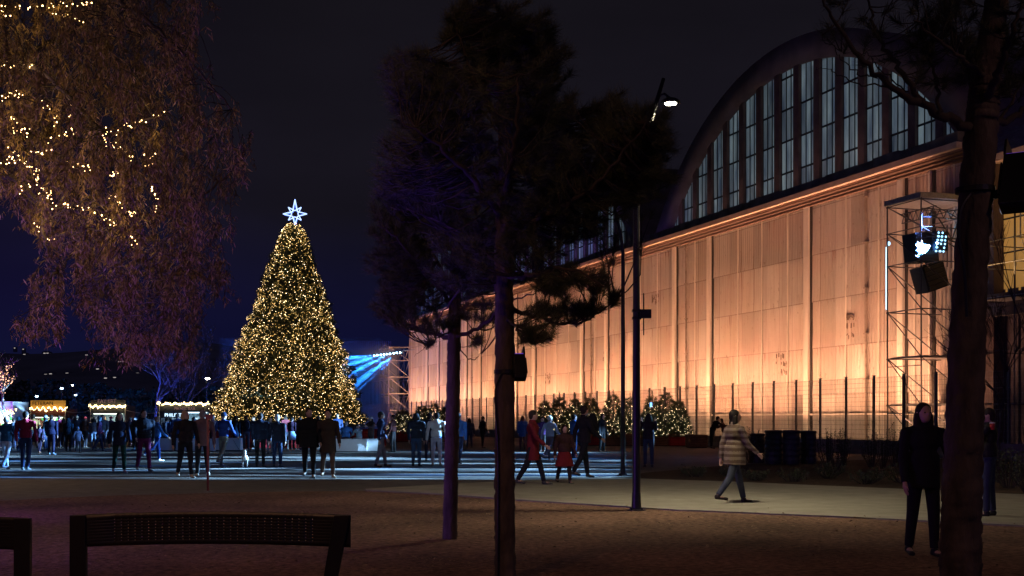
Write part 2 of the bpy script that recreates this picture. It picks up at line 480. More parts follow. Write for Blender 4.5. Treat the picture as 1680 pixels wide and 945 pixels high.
# grubby smears, patch plates and rain pipes on the sheets
rs = random.Random(4)
m_smear = mat('dirt_smear', (.20,.14,.11), .9, var=.4, scale=6); m_pipe = mat('rain_pipe', (.34,.27,.22), .7, var=.3, scale=3)
mb = MB()
for s_, z_, w_, h_ in ((68.6,4.6,1.2,1.3),(104.5,5.0,1.3,1.0),(84.2,9.6,1.0,.5),(76.4,3.4,.8,.5),(92.3,6.4,1.2,.9),(118,4.2,1.6,1.1),(62.3,6.2,.7,1.4),(131,6.0,1.5,1.2),(112,8.0,1.4,.8)):
    for _ in range(26):
        x = s_ + rs.uniform(-.5,.5)*w_; z = z_ + round(rs.uniform(-.5,.5)*3)/3*h_ + rs.uniform(-.08,.08); l = rs.uniform(.05,.28)
        mb.box(x-.02, x+rs.uniform(.02,.07), .03, .052, z-l, z)
mb.build('dirt_smears', m_smear, hangar)['kind'] = 'stuff'
for s_ in (60.9, 79.6, 95.0, 125.5):
    mb = MB(); mb.bar((s_, .14, .3), (s_, .14, TOPZ-.05), .06, 8)
    for z in np.arange(1.2, TOPZ, 2.2): mb.box(s_-.10, s_+.10, .03, .22, z, z+.06)
    mb.build('rain_pipe', m_pipe, hangar)
mb = MB(); mb.box(S_SPLIT, S_END, 0.0, 0.10, 1.72, 1.80); mb.build('lower_rail', m_post, hangar)
mb = MB(); mb.box(S_SPLIT-0.2, S_END, -0.5, -0.1, 0.0, TOPZ+0.5); mb.box(S_SPLIT, S_END, -0.1, 0.12, 0.0, 0.34); mb.build('wall', M['conc_dark'], hangar)
# cornice with stepped mouldings
mb = MB()
for i, (off, z0, z1) in enumerate([(0.30,12.55,12.62),(0.52,12.66,12.72),(0.76,12.76,12.82),(1.05,12.90,13.16)]):
    if i == 3: mb.build('moulding', mat('brown_moulding', (.12,.07,.055), .9, var=.2), hangar); mb = MB()
    mb.box(S_SPLIT-0.02*i, S_END+3.6+0.01*i if i == 3 else S_END+0.4, -0.4-0.003*i, off, z0, z1)
mb.build('cornice', m_corn, hangar)
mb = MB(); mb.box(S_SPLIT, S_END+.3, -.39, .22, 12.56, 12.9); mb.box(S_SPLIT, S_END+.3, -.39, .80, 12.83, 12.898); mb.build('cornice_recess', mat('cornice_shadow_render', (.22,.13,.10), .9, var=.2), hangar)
mb = MB()
s = S_SPLIT
while s < S_END+3.5:
    L_ = random.uniform(0.5, 1.6); e = min(s+L_, S_END+3.5)
    mb.box(s, e, -0.4, 0.96+random.uniform(-0.03,0.03), 13.163, 13.60+random.uniform(-0.05,0.05)); s = e+0.004
mb.build('parapet', M['conc_dark'], hangar)
# small light line under the lip (LED strip seen as the bright line)
# arches
ACZ, RIN, ROUT = 2.6, 17.8, 19.15
SILL = 13.80
def arch_profile(cs, r, zmin, n=64):
    h = math.sqrt(r*r - (zmin-ACZ)**2); a0 = math.atan2(zmin-ACZ, h); 
    return [(cs + r*math.cos(a), ACZ + r*math.sin(a)) for a in np.linspace(a0, math.pi-a0, n)]
m_pane = bpy.data.materials.new('frosted_glass'); m_pane.use_nodes = True
def pane_mat(m):
    nt = m.node_tree; N = nt.nodes; L = nt.links; p = N['Principled BSDF']
    p.inputs['Roughness'].default_value = 0.35
    tc = N.new('ShaderNodeTexCoord')
    mp = N.new('ShaderNodeMapping'); mp.inputs['Scale'].default_value = (1.6, 1, 0.35); L.new(tc.outputs['Object'], mp.inputs[0])
    n = N.new('ShaderNodeTexNoise'); n.inputs['Scale'].default_value = 1.1; n.inputs['Detail'].default_value = 5
    L.new(mp.outputs[0], n.inputs['Vector'])
    r = N.new('ShaderNodeValToRGB'); L.new(n.outputs[0], r.inputs[0])
    r.color_ramp.elements[0].position = 0.34; r.color_ramp.elements[0].color = (0.16,0.20,0.23,1)
    r.color_ramp.elements[1].position = 0.66; r.color_ramp.elements[1].color = (0.50,0.58,0.60,1)
    L.new(r.outputs[0], p.inputs['Base Color'])
    # lit softly from the hall inside
    r2 = N.new('ShaderNodeValToRGB'); L.new(n.outputs[0], r2.inputs[0])
    r2.color_ramp.elements[0].position = 0.30; r2.color_ramp.elements[0].color = (0.03,0.045,0.075,1)
    r2.color_ramp.elements[1].position = 0.70; r2.color_ramp.elements[1].color = (0.14,0.19,0.20,1)
    L.new(r2.outputs[0], p.inputs['Emission Color']); 
    sp = N.new('ShaderNodeSeparateXYZ'); L.new(tc.outputs['Object'], sp.inputs[0])
    def fl(o_, k, a):
        d_ = N.new('ShaderNodeMath'); d_.operation = 'MULTIPLY_ADD'; L.new(o_, d_.inputs[0]); d_.inputs[1].default_value = k; d_.inputs[2].default_value = a
        f_ = N.new('ShaderNodeMath'); f_.operation = 'FLOOR'; L.new(d_.outputs[0], f_.inputs[0]); return f_.outputs[0]
    cb = N.new('ShaderNodeCombineXYZ'); L.new(fl(sp.outputs['X'], 2.114, .25), cb.inputs[0]); L.new(fl(sp.outputs['Z'], .581, -.62), cb.inputs[1])
    wn = N.new('ShaderNodeTexWhiteNoise'); L.new(cb.outputs[0], wn.inputs['Vector'])
    ms = N.new('ShaderNodeMapRange'); L.new(wn.outputs['Value'], ms.inputs['Value']); ms.inputs['To Min'].default_value = .28; ms.inputs['To Max'].default_value = .80
    L.new(ms.outputs[0], p.inputs['Emission Strength'])
pane_mat(m_pane)
m_mull = mat('window_frame_paint', (0.03,0.03,0.035), 0.7)
for ai, cs in enumerate((68.27, 101.44, 134.6, 35.1)):
    if ai == 3: continue
    arch = empty('arch', (0,0,0)); arch.parent = hangar
    inner = arch_profile(cs, RIN, SILL); outer = arch_profile(cs, ROUT, SILL-0.4)
    n = len(inner); V = []; Fc = []
    D = 26.0
    for (x, z) in inner: V.append((x, 0.22, z))
    for (x, z) in outer: V.append((x, 0.22, z))
    for (x, z) in inner: V.append((x, -0.75, z))
    for (x, z) in outer: V.append((x, -D, z))
    for i in range(n-1):
        Fc += [(i, i+1, n+i+1, n+i), (i+1, i, 2*n+i, 2*n+i+1), (n+i, n+i+1, 3*n+i+1, 3*n+i)]
    np_mesh('vault', V, Fc, M['arch'], arch)
    # thin raised rim
    # fins and glazing
    W = 0.025*S1
    mbf = MB()
    for k in range(-7, 8):
        c0 = cs + k*W - W*0.37; c1 = cs + k*W + W*0.37
        c0 = max(c0, cs-13.6); c1 = min(c1, cs+13.6)
        if c1 - c0 < 0.2: continue
        def top(x): return ACZ + math.sqrt(max(0, RIN**2 - (x-cs)**2))
        if max(top(c0), top(c1)) < SILL + 0.3: continue
        fr = MB()
        zt = min(top(c0), top(c1))
        # pane
        pm = MB(); pm.prism([(c0, SILL), (c1, SILL), (c1, top(c1)-0.01), ((c0+c1)/2, top((c0+c1)/2)-0.01), (c0, top(c0)-0.01)], -0.27, -0.23)
        mm = 3
        for j in range(mm+1):
            x = c0 + (c1-c0)*j/mm
            fr.box(x-0.022, x+0.022, -0.23, -0.19, SILL, top(min(max(x, c0), c1))-0.03)
        z = SILL + 1.05
        while z < zt - 0.25:
            fr.box(c0-0.02, c1+0.02, -0.235, -0.17, z-0.045, z+0.045); z += 1.72
        win = fr.build('window', m_mull, arch)
        pm.build('pane', m_pane, win)
    for k in range(-7, 9):
        c = cs + (k-0.5)*W; a0, a1 = c - W*0.135, c + W*0.135
        zt0 = ACZ + math.sqrt(max(0.0, RIN**2-(a0-cs)**2)); zt1 = ACZ + math.sqrt(max(0.0, RIN**2-(a1-cs)**2))
        if abs(a0-cs) > 13.9 or abs(a1-cs) > 13.9: continue
        mbf.prism([(a0, SILL-0.05), (a1, SILL-0.05), (a1, max(SILL+.05, zt1+0.02)), (a0, max(SILL+.05, zt0+0.02))], -0.30, -0.04)
    mbf.build('fins', M['fin'], arch)
    mb = MB(); mb.box(cs-13.9, cs+13.9, -0.75, 0.3, SILL-0.3, SILL); mb.build('sill', M['conc_dark'], arch)
    mb = MB(); mb.box(cs-19, cs+19, -D, -D+0.2, 0, 13.0); mb.prism(arch_profile(cs, ROUT-0.05, 12.9, 30), -D-0.2, -D); mb.build('rear_wall', M['conc_dark'], arch)
# valley roofs between the vaults
mb = MB(); mb.box(S_SPLIT, S_END, -26, -0.75, 12.9, 13.3); mb.build('valley_roof', M['conc_dark'], hangar)

# right-hand set-back wing: amber lit glazing between dark piers, purple corrugated eave
wing = line_root('hangar_wing', 37.0)
tag(wing, 'lower wing of the hangar with tall amber lit windows, right edge', 'building wing')
m_amber = mat('amber_glass', (0.5,0.35,0.15), 0.4, var=0.3, scale=0.6, emit=(1.0,0.50,0.12), estr=0.24)
m_pier = mat('wing_pier', (0.10,0.07,0.07), 0.8, var=0.2)
mb = MB(); mb.box(20, S_SPLIT-.3, -1.0, -0.6, 0, 12.6); mb.build('wall', M['conc_dark'], wing)
mb = MB()
s = 27.4
k = 0
while s < S_SPLIT - 0.5:
    pm = MB(); e = min(s + 2.0, S_SPLIT-0.1); pm.box(s, e, -0.60, -0.52, 6.6, 12.1)
    fr = MB()
    for z in (8.4, 9.8, 11.2): fr.box(s, e, -0.52, -0.47, z-0.03, z+0.03)
    for j in (1, 2): fr.box(s+(e-s)*j/3-0.025, s+(e-s)*j/3+0.025, -0.52, -0.465, 6.6, 12.1)
    w = fr.build('window', m_mull, wing); pm.build('pane', m_amber, w)
    s += 2.0
    mb.box(s-0.0, s+0.55, -0.6, 0.0, 0.0, 12.1); s += 0.55
mb.build('piers', m_pier, wing)
mb = MB(); mb.box(20, S_SPLIT-0.03, -0.62, 0.25, 12.1, 12.4); mb.build('fascia', m_corn, wing)
mb = MB()
for i in range(7): mb.box(20, S_SPLIT-0.04, -0.62-0.25*i, 0.15-0.12*i, 12.41+0.17*i, 12.53+0.17*i)
mb.build('stepped_roof_edge', mat('purple_sheet', (0.16,0.12,0.16), 0.6, var=0.2), wing)
mb = MB(); mb.box(20, S_SPLIT-0.1, -0.5, 1.3, 5.9, 6.25); mb.box(20, S_SPLIT-0.1, 1.1, 1.35, 5.6, 6.5); mb.build('canopy', M['conc_dark'], wing)
mb = MB()
x = 20.0
while x < S_SPLIT: mb.box(x, x+0.6, -0.58, -0.50+0.05*(int(x*3) % 2), 0.0, 6.9); x += 0.75
mb.build('lower_cladding', mat('dark_cladding', (0.09,0.07,0.08), 0.7, var=0.3), wing)

# ------------------------------------------------------------------ fence on its concrete base
FX = 33.0
fence = line_root('mesh_fence', FX)
tag(fence, 'long grey welded mesh fence on steel posts in front of the hangar', 'fence')
SP = 2.93e-2 * FX * math.sqrt(F*F + 675*675) / 1000.0
ps = [0.7296e-3*FX*math.sqrt(F*F+675*675) + SP*(i-3) for i in range(58)]
post0 = None
for s in ps:
    if post0 is None:
        mb = MB(); mb.box(-0.04, 0.04, -0.04, 0.04, 0.45, 3.36); mb.box(-0.07, 0.07, -0.065, 0.065, 3.36, 3.38)
        for z in (0.8, 1.4, 2.0, 2.6, 3.2): mb.box(-0.055, 0.055, 0.05, 0.066, z-0.03, z+0.03)
        post0 = mb.build('post', M['fence'], fence); post0.location = (s, 0, 0)
    else:
        c = post0.copy(); COL.objects.link(c); c.parent = fence; c.location = (s, 0, 0)
mb = MB()
x = 0.06
while x < SP-0.05:
    mb.box(x-0.0075, x+0.0075, 0.0, 0.008, 0.62, 3.30); x += 0.1
z = 0.66
while z < 3.3:
    mb.box(0.03, SP-0.03, 0.0065, 0.0125, z-0.007, z+0.007); z += 0.2
pan0 = mb.build('mesh_panel', M['fence'], fence); pan0.location = (ps[0], 0.03, 0)
for s in ps[1:-1]:
    c = pan0.copy(); COL.objects.link(c); c.parent = fence; c.location = (s, 0.03, 0)
base = line_root('concrete_barrier_wall', FX)
tag(base, 'low precast concrete base wall under the mesh fence', 'low wall')
blk = None
BL = 4.0
for i in range(29):
    if blk is None:
        mb = MB(); mb.prism([(0,0),(0,0)], 0, 0) if False else None
        prof = [(-0.30,0.0),(-0.30,0.10),(-0.14,0.28),(-0.11,0.62),(0.11,0.62),(0.14,0.28),(0.30,0.10),(0.30,0.0)]
        n = len(prof); vs = [(0.01, y, z) for y, z in prof] + [(BL-0.01, y, z) for y, z in prof]
        mb.add(vs, [tuple(reversed(range(n))), tuple(range(n, 2*n))] + [(k, (k+1)%n, n+(k+1)%n, n+k) for k in range(n)])
        blk = mb.build('block', M['concrete'], base); blk.location = (ps[0], 0, 0)
    else:
        c = blk.copy(); COL.objects.link(c); c.parent = base; c.location = (ps[0]+BL*i, 0, 0)

# floodlights hidden between fence and wall wash it with amber light: modelled bodies plus their lamps
def area(name, loc, target, w, h, power, col, spread=180, shape='RECTANGLE'):
    d = bpy.data.lights.new(name, 'AREA'); d.shape = shape; d.size = w; d.size_y = h; d.energy = power; d.color = col
    d.spread = R(spread)
    o = bpy.data.objects.new(name, d); COL.objects.link(o); o.location = loc
    q = (Vector(target) - Vector(loc)).to_track_quat('-Z', 'Y'); o.rotation_euler = q.to_euler()
    return o
AMB = (1.0, 0.46, 0.245)
def strip(s0, s1, off, z, toff, tz, h, power, col, spread):
    sc = (s0+s1)/2; L0 = lw(HX, sc, off, z); T = lw(HX, sc, toff, tz)
    d = bpy.data.lights.new('wall_washer', 'AREA'); d.shape = 'RECTANGLE'; d.size = s1-s0; d.size_y = h
    d.energy = power; d.color = col; d.spread = R(spread)
    o = bpy.data.objects.new('wall_washer', d); COL.objects.link(o); o.location = L0
    zz = (L0 - T).normalized(); xx = Vector((-st, ct, 0)); xx = (xx - zz*xx.dot(zz)).normalized(); yy = zz.cross(xx)
    o.rotation_euler = Matrix((xx, yy, zz)).transposed().to_euler()
    return o
for i in range(7):
    a = S_SPLIT - 0.5 + i*14.2; b = a + 13.6
    strip(a, b, 1.95, 0.35, 0.0, 10.8, 0.25, 1300, AMB, 96)
    strip(a, b, 1.5, 0.30, 0.0, 2.6, 0.15, 90, (1.0,0.58,0.33), 140)
# a few narrow spots that make the bright vertical flares
for q in (1.60, 1.21, 1.055, 0.94, 0.8606, 0.78):
    s = q*S1
    d = bpy.data.lights.new('wall_spot', 'SPOT'); d.energy = 240; d.color = AMB; d.spot_size = R(40); d.spot_blend = 1; d.shadow_soft_size = 0.1
    o = bpy.data.objects.new('wall_spot', d); COL.objects.link(o); o.location = lw(HX, s, 1.0, 0.4)
    o.rotation_euler = (lw(HX, s, 0.0, 3.2) - o.location).to_track_quat('-Z', 'Y').to_euler()
# ledge strips: brownish fill added for wall bounce on near arch, bluer uplights beyond
for cs, cc, pw in ((68.27, (0.85,0.55,0.48), 30), (101.44, (0.25,0.20,1.0), 110), (134.6, (0.25,0.20,1.0), 90)):
    strip(cs-9, cs+13, 0.9, SILL-0.15, -0.3, SILL+6, 0.1, pw, cc, 150)
strip(79.0, 84.0, 0.9, SILL-0.15, -0.3, SILL+3, 0.1, 3, (0.22,0.14,1.0), 150)
area('wing_glow', lw(37.0, 46, 3.0, 7.0), lw(37.0, 46, 0, 11.5), 10, 0.4, 160, (1.0,0.55,0.2), 140)
# ------------------------------------------------------------------ foliage generators
def unit(v): return v / np.maximum(np.linalg.norm(v, axis=1, keepdims=True), 1e-9)
def needles(P, D, n, L, w, spread, rng=RNG):
    """n thin blades at each tip P, fanned round direction D"""
    N_ = len(P)
    P = np.repeat(P, n, 0); D = np.repeat(D, n, 0)
    r = unit(rng.normal(size=P.shape))
    d = unit(D + r*spread)
    start = P - D * (rng.random((len(P),1))*0.5*L)
    ln = L*(0.6+0.5*rng.random((len(P),1)))
    side = unit(np.cross(d, rng.normal(size=P.shape))) * w
    tip = start + d*ln
    V = np.stack([start-side, start+side, tip], 1).reshape(-1, 3)
    return V, np.arange(len(V)).reshape(-1, 3)
def blades(P, D, L, w):
    """one diamond leaf per point"""
    n = len(P); side = unit(np.cross(D, RNG.normal(size=P.shape))) * (w if np.isscalar(w) else w[:,None])
    L = L if np.isscalar(L) else L[:,None]
    V = np.stack([P, P + D*L*0.45 + side, P + D*L, P + D*L*0.45 - side], 1).reshape(-1, 3)
    return V, np.arange(len(V)).reshape(-1, 4)
def in_poly(x, y, poly):
    c = False; n = len(poly); j = n-1
    for i in range(n):
        xi, yi = poly[i]; xj, yj = poly[j]
        if (yi > y) != (yj > y) and x < (xj-xi)*(y-yi)/(yj-yi)+xi: c = not c
        j = i
    return c
def limb_pts(cp, n=10, wob=0.03):
    """smooth a control polyline, wobbling a little"""
    cp = [Vector(c) for c in cp]; out = []
    for i in range(len(cp)-1):
        p0 = cp[max(i-1,0)]; p1 = cp[i]; p2 = cp[i+1]; p3 = cp[min(i+2, len(cp)-1)]
        for k in range(n):
            t = k/n
            p = 0.5*((2*p1)+(-p0+p2)*t+(2*p0-5*p1+4*p2-p3)*t*t+(-p0+3*p1-3*p2+p3)*t**3)
            out.append(p + Vector((random.uniform(-1,1), random.uniform(-1,1), random.uniform(-1,1)))*wob)
    out.append(cp[-1]); return out

def pine(name, label, trunk_cp, trunk_r, limbs, clusters, seed, needleL=0.14, nper=58, sp_r=0.95, group='pine trees in the gravel', dens=1.02, needw=0.0019, drop=0.0):
    """limbs: list of control polylines with start radius; clusters: (centre, rx, ry, rz, count)"""
    random.seed(seed); rng = np.random.default_rng(seed)
    root = empty(name, (trunk_cp[0][0], trunk_cp[0][1], 0)); tag(root, label, 'tree', group)
    off = Vector(root.location)
    mb = MB()
    tp = limb_pts(trunk_cp, 30, 0.0025); n = len(tp)
    rad = [np.interp(i/(n-1), np.linspace(0,1,len(trunk_r)), trunk_r)*(1+random.uniform(-.035,.035)) for i in range(n)]
    mb.tube([p-off for p in tp], rad, 22)
    for i_ in range(n):            # rough, flaking bark plates
        cc = tp[i_]-off
        for k_ in range(22):
            v = Vector(mb.v[i_*22+k_]); pl = math.sin(k_*1.9+math.floor(i_/3+k_*.37)*2.7)
            mb.v[i_*22+k_] = tuple(cc + (v-cc)*(1+.045*pl+random.uniform(-.03,.03)))
    tr = mb.build('trunk', M['bark'], root, smooth=True)
    mb = MB(); cand = [p for p in tp[n//3:]]
    crad = [0.03]*len(cand)
    for cp, r in limbs:
        lp = limb_pts(cp, 8, 0.018); m = len(lp)
        mb.tube([p-off for p in lp], [r*(1-0.82*i/(m-1)) for i in range(m)], 8)
        cand += lp[2:]
    C = np.array([list(c) for c in cand])
    P = []; D = []
    for c, rx, ry, rz, cnt in clusters:
        for _ in range(int(cnt*dens)):
            v = rng.normal(size=3); v /= np.linalg.norm(v); v *= rng.random()**0.40
            p = np.array(c) + v*np.array([rx, ry, rz])
            d2 = np.sum((C-p)**2, 1) + 0.35*np.maximum(0, C[:,2]-p[2])**2*4
            q = C[np.argmin(d2)]
            dv = p - q; Ld = np.linalg.norm(dv)
            if Ld < 0.03: continue
            if Ld > 1.1 and rng.random() < 0.35: q = p - dv/Ld*rng.uniform(.3,.7)
            mid = (p+q)/2 + np.array([0,0,-0.10*Ld]) + rng.normal(size=3)*0.04*Ld
            r0 = min(0.014, 0.004+0.006*Ld)
            mb.tube([Vector(q)-off, Vector((mid+q)/2 + np.array([0,0,-0.03*Ld]))-off, Vector(mid)-off, Vector(p)-off], [r0, r0*.8, r0*.6, 0.0035], 4)
            dd = p-mid; dd = dd/np.linalg.norm(dd); dd[2] += 0.5 - drop; dd /= np.linalg.norm(dd)
            P.append(p - np.array(off)); D.append(dd)
            for t in (0.45, 0.75):
                if rng.random() < 0.6:
                    pp = mid*(1-t)+p*t; P.append(pp - np.array(off)); D.append(dd)
    mb.build('branches', M['twig'], root, smooth=True)
    V, Fc = needles(np.array(P), np.array(D), nper, needleL, needw, sp_r, rng)
    np_mesh('needles', V, Fc, M['needle'], root)
    return root

# pine A : nearest middle trunk, Y = 11
YA = 11.0
def A(px, py, dy=0.0): return at(px, py, YA+dy)
trA = [A(829,957), A(828,800), A(828,560), A(826,420), A(828,250), A(822,120), A(826,20)]
trA[0].z = 0
limA = []
for (pts, r) in [
    ([(827,480),(800,455,.3),(760,470,.6),(720,520,1.0)], .028),
    ([(828,455),(870,452,-.4),(930,440,-.9),(990,470,-1.2)], .03),
    ([(828,500),(880,520,.2),(950,530,.4),(1010,492,.6)], .025),
    ([(827,420),(870,380,.5),(930,330,1.0),(1010,290,1.3),(1080,250,1.4)], .038),
    ([(828,380),(900,350,-.5),(980,300,-.8),(1060,200,-1)], .035),
    ([(827,360),(780,300,-.5),(720,240,-.9),(660,200,-1.2)], .038),
    ([(826,300),(770,230,.5),(700,150,.9),(650,110,1.1)], .035),
    ([(826,260),(870,200,.4),(900,120,.6),(905,50,.7)], .03),
    ([(827,220),(790,150,-.3),(760,80,-.5),(745,20,-.5)], .026),
    ([(827,440),(750,380,.9),(690,350,1.2),(640,340,1.3)], .03),
    ([(826,340),(840,260,-1.0),(850,180,-1.4),(850,120,-1.5)], .03),
    ([(828,520),(850,540,-.4),(880,560,-.7),(905,555,-.8)], .015),
    ]:
    limA.append(([A(p[0], p[1], p[2] if len(p) > 2 else 0) for p in pts], r))
def CL(f, lst):
    out = []
    for (px, py, dy, rpx, rpy, rd, n) in lst:
        s = (YA if f is A else YB)/F
        out.append((f(px, py, dy), rpx*s, rd, rpy*s, n))
    return out
YB = 14.9
def B(px, py, dy=0.0): return at(px, py, YB+dy)
clA = CL(A, [(700,160,.0,66,60,1.1,150),(655,130,0,36,42,.6,44),(800,70,0,75,55,1.1,150),(760,30,0,36,26,.5,36),(880,60,.0,40,40,.8,66),
             (800,200,0,100,90,1.3,190),(890,150,0,60,75,1.0,120),(930,240,0,60,80,1.0,100),(1030,240,0,78,62,1.0,165),(1000,175,0,26,30,.5,26),
             (1060,280,0,50,70,.9,80),(700,270,0,84,70,1.0,105),(640,290,0,36,46,.6,34),(860,330,0,110,80,1.2,150),(980,340,0,80,60,.9,84),
             (890,420,0,80,50,.9,70),(975,455,0,30,18,.5,18),(1010,487,.5,10,10,.2,7),(950,510,.3,45,20,.4,22),(900,510,0,50,35,.6,30),(880,552,-.5,34,16,.4,20),
             (760,430,0,70,60,.9,54),(920,470,-.7,45,20,.4,20)])
pine('pine_tree', 'dark pine with the full bushy crown and a floodlight strapped to its trunk', trA, [.098,.093,.088,.082,.06,.04,.018], limA, clA, 11)
trB = [B(738,885), B(742,700), B(745,560), B(748,420), B(748,340), B(745,280)]
trB[0].z = 0
limB = []
for (pts, r) in [
    ([(743,553),(700,545,.4),(660,520,.8),(625,470,1.1)], .034),
    ([(744,553),(790,535,-.4),(830,500,-.8),(880,480,-1)], .03),
    ([(745,500),(690,440,-.5),(650,390,-.9),(620,370,-1.1)], .03),
    ([(746,480),(700,400,.6),(670,340,.9),(650,310,1)], .025),
    ([(746,460),(790,400,.5),(820,350,.8),(840,330,.9)], .025),
    ([(747,420),(730,360,-.5),(720,320,-.7)], .02),
    ([(745,540),(710,560,-.3),(680,585,-.5)], .01),
    ([(744,560),(770,590,.3),(790,580,.5)], .01)]:
    limB.append(([B(p[0], p[1], p[2] if len(p) > 2 else 0) for p in pts], r))
clB = CL(B, [(650,420,0,52,60,1.0,120),(690,360,0,75,60,1.0,130),(650,340,0,46,40,.7,50),(750,340,0,80,60,1.0,110),(690,470,0,70,50,1.0,100),(640,500,0,36,32,.6,34),
             (780,430,0,80,60,1.0,90),(800,510,0,50,22,.7,28),(715,530,0,50,18,.6,22),(708,562,-.5,10,6,.1,4),(786,560,0,18,12,.3,6)])
pine('pine_tree', 'slimmer pine just left of the floodlit one with a bare lower trunk', trB, [.092,.085,.08,.07,.05,.02], limB, clB, 12)

YC = 8.5
def Cp(px, py, dy=0.0): return at(px, py, YC+dy)
trC = [Cp(1577,1034), Cp(1576,900), Cp(1582,700), Cp(1592,450), Cp(1610,210), Cp(1618,120), Cp(1640,-40), Cp(1650,-220)]
trC[0].z = 0
limC = []
for (pts, r) in [
    ([(1600,215),(1560,195,-.1),(1505,166,-.3),(1440,125,-.5),(1385,60,-.6),(1350,0,-.7)], .040),
    ([(1515,170,-.3),(1475,110,-.2),(1440,60,-.1),(1425,10,0),(1400,-60,.1)], .022),
    ([(1540,185,-.2),(1532,120,.1),(1515,60,.2),(1500,0,.3)], .014),
    ([(1608,190),(1590,110,.2),(1560,40,.4),(1530,-60,.6)], .04),
    ([(1612,180),(1640,110,-.3),(1665,40,-.5),(1690,-40,-.6)], .035),
    ([(1614,205),(1650,200,.1),(1690,175,.3),(1760,140,.4)], .036),
    ([(1640,200,.1),(1662,160,.2),(1690,120,.3)], .015),
    ([(1615,130),(1560,80,-.6),(1500,30,-.9)], .02),
    ([(1460,140,-.45),(1420,140,-.5),(1370,120,-.6),(1340,110,-.6)], .007),
    ([(1440,125,-.5),(1400,115,-.4),(1365,78,-.3),(1345,60,-.3)], .006),
    ([(1490,150,-.3),(1440,108,0),(1425,90,.1),(1380,85,.2)], .006),
    ([(1600,100,0),(1650,70,0),(1700,66,.2)], .014)]:
    limC.append(([Cp(p[0], p[1], p[2] if len(p) > 2 else 0) for p in pts], r))
def CLc(lst):
    s = YC/F; return [(Cp(px,py,dy), rpx*s, rd, rpy*s, n) for (px,py,dy,rpx,rpy,rd,n) in lst]
clC = CLc([(1480,50,0,90,60,.9,30),(1560,20,0,80,70,.9,55),(1640,60,0,70,70,.8,44),(1400,20,0,50,50,.5,10),(1540,110,0,60,40,.5,18),(1660,120,0,30,40,.5,14),
           (1560,-120,0,160,90,1.1,120),(1640,160,.2,40,25,.4,8)])
pineC = pine('pine_tree', 'thick leaning pine trunk at the right with bare forked limbs', trC, [.150,.142,.130,.118,.112,.10,.07,.04], limC, clC, 13, needleL=0.13, nper=34, dens=.9)

